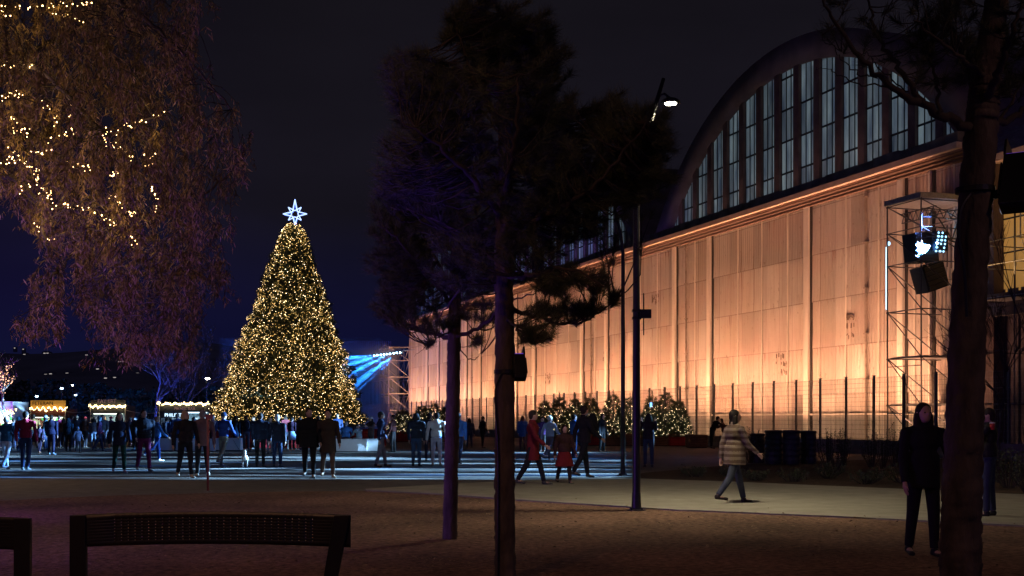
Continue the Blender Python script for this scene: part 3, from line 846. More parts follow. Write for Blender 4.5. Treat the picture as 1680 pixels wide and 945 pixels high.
# ------------------------------------------------------------------ pepper tree (left), weeping foliage
def pepper():
    random.seed(5); rng = np.random.default_rng(5)
    Yp = 14.5
    def Pp(px, py, dy=0): return at(px, py, Yp+dy)
    root = empty('pepper_tree', (Pp(-260,900).x, Yp, 0)); off = Vector(root.location)
    tag(root, 'weeping tree at left with long drooping leaf strands and fairy lights', 'tree')
    mb = MB()
    t = [Vector((off.x, Yp, 0)), Pp(-255,600), Pp(-240,430), Pp(-200,300), Pp(-150,120), Pp(-100,-60)]
    mb.tube([p-off for p in limb_pts(t, 8, .02)], [0.26-0.004*i for i in range(41)], 12)
    mb.build('trunk', M['bark'], root, smooth=True)
    limbs = [
        [(-245,450),(-120,300,0),(0,236,0),(50,258,.2),(100,305,.3),(150,335,.4),(210,375,.5),(260,420,.5)],
        [(-220,380),(-100,330,-.5),(0,290,-.8),(60,330,-.9),(75,400,-.9),(95,440,-.8)],
        [(-150,120),(0,100,0),(100,60,.5),(180,10,.6),(260,-30,.6)],
        [(-180,220),(-40,130,-.6),(60,110,-.9),(150,200,-1),(200,215,-1),(275,180,-1)],
        [(-150,120),(0,0,-.5),(120,-30,-.8),(220,20,-.9),(300,90,-1),(380,180,-1)],
        [(0,236,0),(90,220,.4),(180,260,.6),(250,300,.8),(330,320,.9),(400,260,1)],
        [(100,305,.3),(120,380,.1),(110,430,0),(70,470,0),(55,500,.1)],
        [(150,335,.4),(180,420,.6),(230,480,.7),(300,520,.8)],
        [(-100,-60),(60,-60,1),(200,-40,1.3),(320,40,1.5)],
        [(95,440,-.8),(75,478,-.9),(110,500,-.9),(125,480,-.9)],
        [(150,70,.5),(200,52,.4),(260,48,.2)], [(180,260,.6),(200,330,.4),(220,400,.3)]]
    mb = MB(); cand = []
    lines = []
    for i, L_ in enumerate(limbs):
        cp = [Pp(p[0], p[1], p[2] if len(p) > 2 else 0) for p in L_]
        lp = limb_pts(cp, 8, .02); m = len(lp); r = 0.055 if i < 6 else 0.022
        mb.tube([p-off for p in lp], [r*(1-.85*k/(m-1)) for k in range(m)], 7); cand += lp; lines.append(lp)
    C = np.array([list(c) for c in cand])
    poly = [(-60,-60),(345,-60),(338,40),(352,100),(350,170),(385,158),(402,190),(430,196),(425,235),(440,300),(412,318),(385,345),(380,430),(372,500),(345,485),(340,540),(325,560),(318,612),
            (285,610),(250,590),(215,600),(165,615),(148,600),(150,540),(128,520),(108,520),(100,560),(72,545),(50,565),(22,545),(25,500),(55,440),(72,420),(58,380),(30,360),(12,330),(0,320),(-60,310)]
    P0 = []
    while len(P0) < 980:
        x, y = rng.uniform(-60, 440), rng.uniform(-60, 575)
        if not in_poly(x, y+28, poly) or not in_poly(x, y, poly): continue
        keep = 1.0
        if x > 330: keep = 0.45
        if y > 400 and x < 120: keep = 0.75
        if rng.random() > keep: continue
        P0.append((x, y))
    LP = []; LD = []
    for (x, y) in P0:
        dy = rng.uniform(-2.2, 2.0)
        p = np.array(at(x, y, Yp+dy))
        q = C[np.argmin(np.sum((C-p)**2*np.array([1,.6,1.6]), 1))]
        dv = p-q
        if np.linalg.norm(dv) > 0.9: q = p - dv*0.6/np.linalg.norm(dv)
        ln = rng.uniform(.22, .62)
        # shorten strands that would leave the outline
        while ln > .15 and not in_poly(x, y + ln*F/(Yp+dy), poly): ln -= .06
        sway = np.array([rng.normal()*.10, rng.normal()*.10, 0])
        e = p + np.array([0,0,-ln]) + sway*ln*2
        mid = (q+p)/2 + np.array([0,0,.05])
        mb.tube([Vector(q)-off, Vector(mid)-off, Vector(p)-off, Vector((p+e)/2 + sway*.2)-off, Vector(e)-off], [.006,.005,.004,.003,.0015], 4)
        n = int(ln*86)
        ts = rng.random(n)
        pp = p + (e-p)*ts[:,None] + (rng.normal(size=(n,3))*.018)
        dd = rng.normal(size=(n,3))*np.array([.55,.55,.3]) + np.array([0,0,-.9]); dd = unit(dd)
        LP.append(pp - np.array(off)); LD.append(dd)
        # side twigs
        for _ in range(3):
            a = p + (e-p)*rng.uniform(.0,.7); b = a + np.array([rng.normal()*.10, rng.normal()*.10, -rng.uniform(.08,.22)])
            n = 13; ts = rng.random(n)
            LP.append(a+(b-a)*ts[:,None]+rng.normal(size=(n,3))*.012 - np.array(off)); dd = unit(rng.normal(size=(n,3))*np.array([.6,.6,.3])+np.array([0,0,-.9])); LD.append(dd)
    mb.build('branches', M['twig'], root, smooth=True)
    LP = np.concatenate(LP); LD = np.concatenate(LD)
    L_ = rng.uniform(.05, .095, len(LP))
    V, Fc = blades(LP, LD, L_, L_*0.085)
    np_mesh('foliage', V, Fc, M['pepper'], root)
    # fairy lights wound along limbs
    pts = []
    runs = [[(0,9),(30,12),(60,10),(90,8),(125,9),(150,3)], [(60,20),(110,25),(135,35)], [(0,112),(20,105),(45,108),(55,106)],
        [(5,160),(25,156),(40,162)], [(65,170),(85,182),(95,218),(125,215)], [(20,190),(40,215),(20,214),(45,210)], [(15,240),(35,262),(60,285),(65,305),(85,335),(110,340),(145,345),(180,365),(190,372)],
        [(58,250),(75,252),(85,222)], [(170,235),(175,220),(200,210),(230,200),(272,184)], [(170,235),(190,238),(205,250)], [(212,257),(225,255),(250,258),(235,275)], [(110,268),(140,275),(150,275)],
        [(178,320),(195,335),(210,347),(222,350)], [(242,305),(255,318),(255,345)], [(58,368),(70,378),(85,393)], [(30,310),(60,300),(80,320)], [(60,262),(62,290),(70,312),(85,318)], [(215,388),(222,400)],
        [(0,20),(10,22)], [(5,270),(15,262),(28,264)], [(185,290),(190,284)], [(115,170),(118,215)]]
    for r_ in runs:
        dy = rng.uniform(-1.6, -.6)
        cp = [Pp(x, y, dy) for x, y in r_]
        lp = limb_pts(cp, max(4, 9), .0)
        for p in lp:
            if rng.random() < .62:
                pts.append(np.array(p) + rng.normal(size=3)*.02)
    return np.array(pts)
pepper_bulbs = pepper()

def bulbs(name, P, r, m, parent=None, jitter=.35):
    P = np.asarray(P, float); n = len(P)
    o = np.array([[1,0,0],[-1,0,0],[0,1,0],[0,-1,0],[0,0,1],[0,0,-1]], float)
    f = np.array([[0,2,4],[2,1,4],[1,3,4],[3,0,4],[2,0,5],[1,2,5],[3,1,5],[0,3,5]])
    rr = r*(1-jitter+2*jitter*RNG.random(n))
    V = (P[:,None,:] + o[None]*rr[:,None,None]).reshape(-1,3)
    Fc = (f[None] + (np.arange(n)*6)[:,None,None]).reshape(-1,3)
    return np_mesh(name, V, Fc, m, parent)
m_bulbp = mat('warm_bulb_near', (0.8,0.6,0.3), 0.4, emit=(1.0,0.58,0.22), estr=15.0)
PB = pepper_bulbs[np.argsort(pepper_bulbs[:,1])]
o = empty('fairy_lights', tuple(PB[0]*0))
for q in PB[:100]: bulbs('bulb', [q], .0068, m_bulbp, o)
b_ = bulbs('bulbs', PB[100:], .0068, m_bulbp, o); b_['kind'] = 'stuff'
tag(o, 'strings of warm fairy lights wound through the weeping tree', 'string lights')
# the combined glow of the tree's own bulbs, a few soft sources set among them
for px_, py_ in ((20,20),(95,14),(30,115),(30,190),(90,200),(45,262),(85,320),(150,345),(190,368),(235,205),(195,345),(70,370)):
    d = bpy.data.lights.new('fairy_glow', 'POINT'); d.energy = 3.0; d.color = (1.0,.60,.20); d.shadow_soft_size = .12
    q = bpy.data.objects.new('fairy_glow', d); COL.objects.link(q); q.location = at(px_, py_, 13.5 if px_ < 120 else 13.2)

# ------------------------------------------------------------------ the big Christmas tree
YT = 66.0
SCT = YT/F
def tree_r(z):   # radius of the cone at height z
    zs = [1.2,1.5,3.18,4.6,6.0,7.4,8.87,10.3,11.5,11.95,12.25,12.4]
    rs = [4.0,4.22,3.72,3.2,2.70,2.17,1.66,1.22,.82,.62,.36,.05]
    return np.interp(z, zs, rs)
def big_tree():
    rng = np.random.default_rng(21)
    cx = (474-CX)*SCT
    root = empty('christmas_tree', (cx, YT, 0)); tag(root, 'giant cone Christmas tree covered in thousands of warm white lights', 'Christmas tree')
    lean = 7*SCT
    mb = MB(); mb.tube([(0,0,0.2),(lean*.5,0,6),(lean,0,12.2)], [.3,.2,.05], 10); mb.build('trunk', M['bark'], root, smooth=True)
    # inner dark mass so the far side does not shine through
    V = []; Fc = []; nz, na = 40, 48
    for j in range(nz):
        z = 1.3 + (12.2-1.3)*j/(nz-1)
        for i in range(na):
            a = 2*math.pi*i/na; r = tree_r(z)*(0.80+.05*math.sin(a*7+z*3)+.04*math.sin(a*13-z*7))
            V.append((r*math.cos(a)+lean*z/12.2, r*math.sin(a), z))
    for j in range(nz-1):
        for i in range(na): Fc.append((j*na+i, j*na+(i+1)%na, (j+1)*na+(i+1)%na, (j+1)*na+i))
    np_mesh('inner_foliage', V, Fc, M['fir'], root, smooth=True)
    # sprigs on the surface
    n = 9000
    z = 1.2 + 11.2*(1-np.sqrt(1-RNG.random(n)*.998)); z = np.clip(z, 1.2, 12.35)
    a = rng.random(n)*2*math.pi
    lump = 1 + .045*np.sin(a*5+z*1.7) + .035*np.sin(a*11-z*3.1) + .03*np.sin(z*9+a*2)
    r = tree_r(z)*lump*(0.84+.15*rng.random(n))
    P = np.stack([r*np.cos(a)+lean*z/12.2, r*np.sin(a), z], 1)
    D = unit(np.stack([np.cos(a), np.sin(a), .25+.3*rng.normal(size=n)], 1))
    V, Fc = needles(P, D, 11, .30, .011, .75, rng)
    np_mesh('foliage', V, Fc, M['fir'], root)
    # lights
    n = 15500
    z = 1.25 + 11.25*(1-np.sqrt(1-rng.random(n)*.998)); a = rng.random(n)*2*math.pi
    dens = .5+.5*np.sin(a*4+z*1.1+.6)*np.sin(z*1.9-a*3) + .35*rng.normal(size=n)
    k = dens > .12; z = z[k]; a = a[k]; n = len(z)
    zt_ = 10.9+1.45*rng.random(420); z = np.concatenate([z, zt_]); a = np.concatenate([a, rng.random(420)*2*math.pi]); n = len(z)
    lump = 1 + .045*np.sin(a*5+z*1.7) + .035*np.sin(a*11-z*3.1) + .03*np.sin(z*9+a*2)
    r = tree_r(z)*lump*(.90+.11*rng.random(n))
    P = np.stack([r*np.cos(a)+lean*z/12.2+cx, r*np.sin(a)+YT, z], 1)
    P = P[a > math.pi*0.93]                       # the strings face the plaza side and wrap a little round
    a2 = a
    o = empty('fairy_lights', (0,0,0)); kk = rng.random(len(P))
    for lo, hi, rr_, c_, e_ in ((0,.45,.0125,(1.0,.56,.12),2.4),(.45,.87,.012,(1.0,.66,.25),6.0),(.87,1,.0150,(1.0,.75,.42),10.0)):
        b_ = bulbs('bulbs', P[(kk >= lo) & (kk < hi)], rr_, mat('tree_bulb', (0.8,0.6,0.3), .4, emit=c_, estr=e_), o, .4); b_['kind'] = 'stuff'
    tag(o, 'dense warm white string lights covering the giant Christmas tree', 'string lights')
    # a soft share of the bulbs' own light on the needles
    # star
    st_ = empty('star_ornament', (cx+lean+.1, YT, 0)); tag(st_, 'glowing blue white eight pointed star on top of the giant tree', 'star ornament')
    m_neon = mat('blue_white_neon', (.1,.15,.4), .4, emit=(0.10,0.22,1.0), estr=1.6)
    m_neon2 = mat('white_neon', (.2,.25,.5), .4, emit=(0.42,0.58,1.0), estr=1.9)
    zc = EYE + (HY-351)*SCT
    def outline(lens, ang0, rin, y, m, name):
        mb = MB(); pts = []
        k = len(lens)
        for i, L_ in enumerate(lens):
            a_ = ang0 + 2*math.pi*i/k; b_ = a_ + math.pi/k
            pts.append((L_*math.cos(a_), y, zc+L_*math.sin(a_))); pts.append((rin*math.cos(b_), y, zc+rin*math.sin(b_)))
        for p, q in zip(pts, pts[1:]+pts[:1]): mb.bar(p, q, .029, 6)
        mb.build(name, m, st_)
    outline([.66,.80,.66,.60], 0, .19, 0, m_neon2, 'long_points')
    outline([.50,.50,.50,.50], math.pi/4, .17, -.06, m_neon2, 'short_points')
    outline([.60,.66,.60,.55], 0.06, .17, .10, m_neon, 'rear_points')
    mb = MB(); mb.bar((0,0,12.1),(0,0,zc-.5), .03); mb.build('mast', M['steel'], st_)
big_tree()

# ------------------------------------------------------------------ small firs in planters
def small_fir(px, ytop, Y, seed, label, wpx):
    rng = np.random.default_rng(seed); s = Y/F
    c = at(px, HY, Y); H = EYE + (HY-ytop)*s; R0 = wpx*s*.76
    root = empty('small_fir', (c.x, Y, 0)); tag(root, label, 'fir tree', 'small lit firs in planters')
    mb = MB(); mb.tube([(0,0,.45),(0,0,H*.6),(0,0,H)], [.05,.035,.012], 6); mb.build('trunk', M['bark'], root)
    n = 950; z = .55 + (H-.6)*(1-np.sqrt(1-rng.random(n)*.99)); a = rng.random(n)*2*math.pi
    def rr(z): return R0*np.clip(((H-z)/(H-.55))**.72, 0, 1)*(1+.22*np.sin(a*5+z*4))
    r = rr(z)*(.35+.65*rng.random(n)**.5)
    P = np.stack([r*np.cos(a), r*np.sin(a), z], 1); D = unit(np.stack([np.cos(a), np.sin(a), .35+.2*rng.normal(size=n)], 1))
    V, Fc = needles(P, D, 15, .26, .008, .55, rng)
    # leader shoot
    V2, F2 = needles(np.array([[0,0,H-.05],[0,0,H-.2],[.05,0,H-.3],[-.05,0,H-.3]]), np.array([[0,0,1.]]*4), 12, .22, .006, .4, rng)
    V = np.concatenate([V, V2]); Fc = np.arange(len(V)).reshape(-1,3)
    np_mesh('foliage', V, Fc, M['fir'], root)
    n = 190; z = .6+(H-.8)*(1-np.sqrt(1-rng.random(n)*.97)); a = rng.random(n)*2*math.pi
    r = rr(z)*(.75+.3*rng.random(n))
    P = np.stack([r*np.cos(a)+c.x, r*np.sin(a)+Y, z], 1)
    o = bulbs('fairy_lights', P, .0115, m_smallbulb); tag(o, 'warm fairy lights on the ' + label, 'string lights', 'string lights on the small firs')
m_smallbulb = mat('small_tree_bulb', (0.8,0.6,0.3), .4, emit=(1.0,0.80,0.42), estr=8.0)
firs = [(661,668,79,'leftmost small fir, right beside the giant tree',34),(692,660,78,'small fir behind the two strolling people in jackets',30),(712,656,78.6,'small fir just left of the slim pine trunk',34),
        (734,660,79.4,'small fir half hidden by the slim pine trunk',30),
        (893,650,68,'left end fir of the middle planter row',30),(918,644,67.5,'second fir of the middle planter row, tall',34),(944,647,68.4,'third fir of the middle planter row',34),
        (968,645,67.6,'fourth fir of the middle planter row behind tall walker',34),(1006,640,67,'small fir left of the unlit pole',40),(1034,645,67.5,'small fir between the two lamp poles',34),
        (1070,642,66.5,'small fir behind the woman photographing',32),(1092,637,66,'tall small fir right of the woman photographing',42),(1112,650,66.4,'rightmost small fir of the planter row',32)]
for i, (px, yt, Y, lab, w) in enumerate(firs): small_fir(px, yt, Y, 40+i, lab, w)
def planter(px0, px1, Y, label, red):
    c0 = at(px0, HY, Y).x; c1 = at(px1, HY, Y).x; w = (c1-c0)
    root = empty('planter', ((c0+c1)/2, Y-.6, 0)); tag(root, label, 'planter', 'planters under the small firs')
    mb = MB(); n = 5; m = M['red'] if red else M['wood']
    for k in range(n): mb.box(-w/2, w/2, -.05, .0, .06+k*.13, .06+k*.13+.12)
    for k in range(n): mb.box(-w/2, -w/2+.05, .001, 1.2, .06+k*.13, .06+k*.13+.12); mb.box(w/2-.05, w/2, .001, 1.2, .06+k*.13, .06+k*.13+.12)
    mb.box(-w/2, w/2, 1.2, 1.25, .06, .70)
    mb.build('boards', m, root)
    mb = MB(); mb.box(-w/2+.05, w/2-.05, 0.0, 1.2, .02, .64); mb.build('soil', m_bed, root)
for a, b, Y, lab, red in [(645,678,79,'red topped planter at the left under leftmost small fir',1),(682,722,78.5,'wooden planter behind the man in the white jacket',0),(724,752,79,'wooden planter behind slim pine trunk',0),
        (882,912,68,'wooden planter at the left end of the middle row',0),(914,944,67.8,'wooden planter in the middle row behind the red skirt',0),(948,984,67.8,'red planter panel behind the tall dark walker',1),
        (990,1022,67.2,'wooden planter left of the unlit pole',0),(1024,1056,67,'wooden planter between the lamp poles',0),(1060,1094,66.6,'wooden planter behind the photographing woman',0),(1096,1124,66.4,'bright red planter at the right end of the row',1),
        (1127,1158,62.5,'empty low wooden planter beside the leaning couple',0)]:
    planter(a, b, Y, lab, red)

# ------------------------------------------------------------------ bare trees, shrubs
def bare_tree(px, pybase, Y, H, seed, label, name='bare_tree', m=None, spread=.8, depth=5, group=None, trunk_r=.09, up=.35):
    random.seed(seed); root = empty(name, (at(px, HY, Y).x, Y, 0)); tag(root, label, 'tree', group)
    mb = MB(); mt = MB(); ends = []
    def grow(p, d, L_, r, k, mbx):
        q = p + d*L_; md = (p+q)/2 + Vector((random.uniform(-1,1),random.uniform(-1,1),random.uniform(-.5,.5)))*L_*.07
        mbx.tube([p, md, q], [r, r*.85, r*.7], 6 if k > 2 else 4)
        ends.append((p, q, k))
        if k <= 0: return
        for _ in range(3 if k > 1 else 3):
            nd = (d + Vector((random.uniform(-1,1), random.uniform(-1,1), random.uniform(-.3,.7)+up*.3))*spread).normalized()
            grow(q, nd, L_*random.uniform(.62,.85), r*.62, k-1, mt)
        if random.random() < .6: 
            nd = (d + Vector((random.uniform(-1,1), random.uniform(-1,1), random.uniform(-.3,.5)))*spread).normalized()
            grow(md, nd, L_*random.uniform(.5,.7), r*.5, k-1, mt)
    grow(Vector((0,0,0)), Vector((0.03,0,1)), H*.30, trunk_r, depth, mb)
    mb.build('trunk', m or M['bark'], root, smooth=True); mt.build('branches', m or M['twig'], root, smooth=True)
    return root, ends
bare_tree(1640, 760, 36, 6.0, 3, 'young leafless tree just right of the thick pine', spread=.62, depth=5, trunk_r=.06, up=.8, group='leafless trees at the right')
bare_tree(1700, 760, 33, 6.5, 4, 'leafless tree cut by the right edge', spread=.62, depth=5, trunk_r=.06, up=.8, group='leafless trees at the right')
m_paleb = mat('pale_bark', (.30,.28,.27), .8, var=.3, scale=5)
bare_tree(255, 730, 90, 8.5, 8, 'wide leafless tree lit blue behind the third stall, left one', m=m_paleb, spread=.95, depth=6, group='leafless blue lit trees behind the stalls', trunk_r=.16)
bare_tree(305, 730, 96, 8.5, 9, 'leafless tree lit blue between third stall and giant tree', m=m_paleb, spread=.95, depth=6, group='leafless blue lit trees behind the stalls', trunk_r=.16)
rt, ends = bare_tree(8, 730, 64, 5.6, 10, 'leafless tree wrapped in warm fairy lights at the left edge', m=m_paleb, spread=.9, depth=5, trunk_r=.14)
pts = []
rg = np.random.default_rng(3)
for p, q, k in ends:
    if k < 1: continue
    n = int((q-p).length/.17)
    for i in range(n):
        t = i/max(1,n); v = p*(1-t)+q*t
        pts.append(np.array(v)+np.array(rt.location)+rg.normal(size=3)*.035)
pts = np.array(pts)
o = bulbs('fairy_lights', pts, .019, mat('warm_bulb_left', (0.8,0.6,0.3), .4, emit=(1.0,0.50,0.30), estr=5.0)); tag(o, 'warm fairy lights wrapped round the leafless tree at left edge', 'string lights')

def shrub(px, py, Y, H, W, seed, label, n=420, leaf=.055, name='shrub', group='shrubs in the planting bed'):
    rng = np.random.default_rng(seed); random.seed(seed)
    c = at(px, HY, Y); root = empty(name, (c.x, Y, 0)); tag(root, label, 'shrub', group)
    mb = MB(); P = []; D = []
    for k in range(int(10+W*14)):
        a = rng.random()*6.28; t = rng.random()**.6
        e = Vector((math.cos(a)*W/2*t, math.sin(a)*W/2*t, H*rng.uniform(.55,1.0)))
        b = Vector((e.x*.25, e.y*.25, 0)); m_ = (b+e)/2 + Vector((e.x*.2, e.y*.2, 0))
        mb.tube([b, m_, e], [.01,.007,.003], 4)
        nn = int(n/(10+W*14)); ts = .25+.75*rng.random(nn)
        for t_ in ts:
            q = b.lerp(m_, t_*2) if t_ < .5 else m_.lerp(e, t_*2-1)
            P.append(np.array(q)+rng.normal(size=3)*.03); D.append(rng.normal(size=3)+np.array([0,0,.6]))
    mb.build('stems', M['twig'], root)
    V, Fc = blades(np.array(P), unit(np.array(D)), leaf, leaf*.28); np_mesh('leaves', V, Fc, M['leaf'], root)
for i, (px, Y, H, W, lab) in enumerate([
    (1358,37,1.35,.75,'upright leafy shrub just right of the dark bins'),(1372,35.5,1.1,.6,'low shrub beside the upright one right of the bins'),(1385,38,1.4,.5,'thin tall shrub third from the dark bins'),
    (1430,37,1.25,.7,'leafy shrub left of the woman in black'),(1448,36,1.3,.6,'bushy shrub close to the left of the woman in black'),(1466,37.5,1.4,.6,'tall shrub touching the outline of the woman in black'),
    (1232,41,1.3,.9,'thin shrub behind the striped walker'),(1325,40,1.15,.35,'spindly shrub behind the third bin'),
    (1300,28.5,.35,.8,'low ground plant in the bed below the bins'),(1240,29,.3,.7,'low ground plant in the bed by the striped walker'),(1420,27.5,.4,1.0,'low clump at the path edge left of woman in black'),
    (1140,31,.3,.9,'low clump at the left end of the bed'),(1360,30,.45,.9,'mid height clump in the bed under the tall shrubs'),(1655,26,.9,1.0,'dark bush right of the thick pine'),(1690,24,1.0,1.2,'dark bush cut by the right edge'),
    (1200,30.5,.3,.8,'low clump in the bed left of the striped walker'),(1480,28,.5,.9,'low clump behind the woman in black')]):
    shrub(px, 0, Y, H, W, 60+i, lab, n=int(300*W+160))
# dark mass of distant trees behind the stalls
def far_trees():
    rng = np.random.default_rng(77)
    for i in range(16):
        px = -60 + i*34 + rng.uniform(-8,8); Y = 150 + rng.uniform(-15,30); H = rng.uniform(4.2, 6.6)
        c = at(px, HY, Y); root = empty('distant_tree', (c.x, Y, 0))
        w = ['left edge','left of first stall','first stall','first stall right side','gap after first stall','second stall','second stall right side','gap after second stall','blue lit trees','blue lit trees right side','third stall','third stall right side','distant street lamp','giant tree left side','giant tree','giant tree right side'][i]
        tag(root, 'dim round tree on the horizon behind the ' + w, 'tree', 'dim distant trees behind the stalls')
        mb = MB(); mb.tube([(0,0,0),(0,0,H*.6)], [.2,.1], 6); mb.build('trunk', M['bark'], root)
        n = 900; v = rng.normal(size=(n,3)); v = unit(v)*rng.random((n,1))**.4
        P = v*np.array([3.4,3.0,H*.36]) + np.array([0,0,H*.64])
        P += .5*np.sin(P*3+i)
        V, Fc = blades(P, unit(rng.normal(size=(n,3))), .5, .2); np_mesh('crown', V, Fc, M['needle'], root)
far_trees()
# ------------------------------------------------------------------ street lamps
def spot(name, loc, target, power, col, size, blend=.5, soft=.05):
    d = bpy.data.lights.new(name, 'SPOT'); d.energy = power; d.color = col; d.spot_size = R(size); d.spot_blend = blend; d.shadow_soft_size = soft
    o = bpy.data.objects.new(name, d); COL.objects.link(o); o.location = loc
    o.rotation_euler = (Vector(target)-Vector(loc)).to_track_quat('-Z', 'Y').to_euler()
    return o
m_lens = mat('lamp_lens', (1,1,.9), .3, emit=(1.0,.96,.74), estr=22.0)
m_off = mat('lamp_glass_off', (.12,.12,.12), .2)
def street_lamp(loc, label, lean, kink, top, lit, device=False, head=(1,0), r=.055):
    root = empty('street_lamp', loc); tag(root, label, 'street lamp', 'street lamps')
    mb = MB(); k = Vector((0,0,kink)); t = Vector((lean[0], lean[1], top))
    mb.tube([(0,0,0),(0,0,.01),(0,0,kink*.5),k-Vector((0,0,.25)),k+(t-k).normalized()*.25,t], [r*1.25,r*1.25,r*1.1,r*.95,r*.85,r*.55], 14)
    mb.build('pole', M['pole'], root, smooth=True)
    mb = MB(); mb.lathe([(.16,0),(.16,.02),(r*1.5,.035),(r*1.3,.30)], (0,0,0), 16)
    for a in range(4): mb.lathe([(.018,.0),(.018,.05)], (.12*math.cos(a*1.57+.78), .12*math.sin(a*1.57+.78), 0), 6)
    mb.build('base_plate', M['pole'], root)
    # arm and disc head
    j = k + (t-k)*.80; hd = Vector((j.x+head[0]*.20, j.y+head[1]*.20, j.z-.12))
    mb = MB(); mb.tube([j, (j+hd)/2+Vector((0,0,.10)), hd+Vector((0,0,.06))], [.022,.02,.03], 8)
    arm = mb.build('arm', M['pole'], root, smooth=True)
    mb = MB(); mb.lathe([(.02,.09),(.10,.07),(.155,.03),(.16,0)], hd, 20); h = mb.build('lamp_head', M['pole'], root, smooth=True)
    mb = MB(); mb.lathe([(.10,-.004),(.095,-.018),(.05,-.03),(.01,-.032)], hd, 20); mb.build('lens', m_lens if lit else m_off, h, smooth=True)
    if device:
        mb = MB(); mb.box(.06,.24,-.06,.06, device-.08, device+.06); mb.bar((.12,0,device+.05),(.12,0,device+.33),.009); mb.bar((.12,0,device-.08),(.12,0,device-.36),.009)
        mb.box(-.07,.075,-.075,.075,device-.1,device-.06); mb.box(-.07,.075,-.075,.075,device+.02,device+.06)
        mb.build('antenna_box', M['black'], root)
    return root, Vector(loc)+hd
b1 = gp(1044, 838); s1 = b1.y/F
top1 = EYE+(HY-126)*s1; k1 = EYE+(HY-276)*s1
lamp1, h1 = street_lamp(b1, 'lit street lamp on a dark kinked pole standing at the gravel edge', ((1093-1047)*s1, .1), k1, top1, True, device=EYE+(HY-514)*s1, head=(1,-.2))
b2 = gp(1022, 780); s2 = b2.y/F
lamp2, h2 = street_lamp(b2, 'unlit slimmer lamp pole behind the lit one with its top leaning left', ((1002-1026)*s2, -.1), EYE+(HY-400)*s2, EYE+(HY-300)*s2, False, head=(-1,0), r=.05)
spot('street_lamp_light', h1+Vector((0,0,-.06)), h1+Vector((-2.5,2.5,-7)), 900, (1.0,.84,.56), 140, .7, .12)
spot('street_lamp_light', h1+Vector((0,0,-.06)), h1+Vector((5,.5,-6.5)), 420, (1.0,.86,.58), 120, .8, .12)
# distant lamps
m_far = mat('distant_lamp_lens', (1,1,1), .4, emit=(1,.92,.7), estr=30); m_farb = mat('distant_blue_lens', (1,1,1), .4, emit=(.55,.85,1), estr=14)
def far_lamp(px, py, Y, label, m, r=.1, pole=True):
    c = at(px, py, Y); root = empty('distant_street_lamp', (c.x, Y, 0)); tag(root, label, 'street lamp', 'distant street lamps')
    mb = MB(); mb.tube([(0,0,0),(0,0,c.z+.1)], [.09,.05], 6); mb.bar((0,0,c.z+.08),(r*1.5,-.2,c.z+.08),.04); mb.build('pole', M['pole'], root)
    mb = MB(); mb.ell((r, -.2, c.z-.02), r*1.6, r*1.3, r*.7); mb.build('lens', m, root)
far_lamp(339, 621, 105, 'bright distant street lamp between the third stall and the giant tree', m_far, .13)
far_lamp(119, 632, 125, 'distant street lamp right of the first stall sign', m_far, .07)
far_lamp(101, 637, 118, 'pale blue distant lamp above the first stall', m_farb, .10)
far_lamp(60, 650, 118, 'pale blue distant lamp just left of the first stall', m_farb, .10)
far_lamp(124, 648, 118, 'small distant lamp between first and second stalls', m_farb, .08)
# house lights on the hillside
m_hl = mat('hill_window_light', (1,.9,.7), .5, emit=(.9,.8,.75), estr=.55); m_wh = mat('hill_house_wall', (.25,.23,.22), .9)
hl = [(24,571),(38,573),(73,580),(78,580),(40,582),(196,594),(201,594),(173,621),(188,620),(225,613),(75,615),(83,614),(110,613),(52,641),(142,583),(160,606),(250,598),(310,604)]
for i, (px, py) in enumerate(hl):
    Y = 720.0
    while Y < 1900 and EYE-(py-HY)/F*Y > hill_z((px-CX)/F*Y, Y): Y += 4
    c = at(px, py, Y)
    root = empty('hill_house', (c.x, Y, c.z-2.2)); wd = ['top left','upper left','high above the first stall','beside the one high above the first stall','low on the upper left','above the second stall','beside the one above the second stall','low between stalls','low right of the second stall','right of the second stall high','far left low','left of the first stall sign','over the first stall right end','left by the lit tree','between first and second stalls high','over the second stall left end','above the third stall left end','above the third stall right end'][i]
    tag(root, 'tiny lit house on the dark hillside, ' + wd, 'house', 'houses on the dark hillside')
    mb = MB(); mb.box(-2.5,2.5,0,5,-4,3.4); mb.prism([(-2.8,3.4),(2.8,3.4),(0,4.6)],-.2,5.2); mb.build('wall', m_wh, root)
    mb = MB(); mb.box(-1.0,1.0,-.06,-.01,1.6,2.8); mb.build('window', m_hl, root)

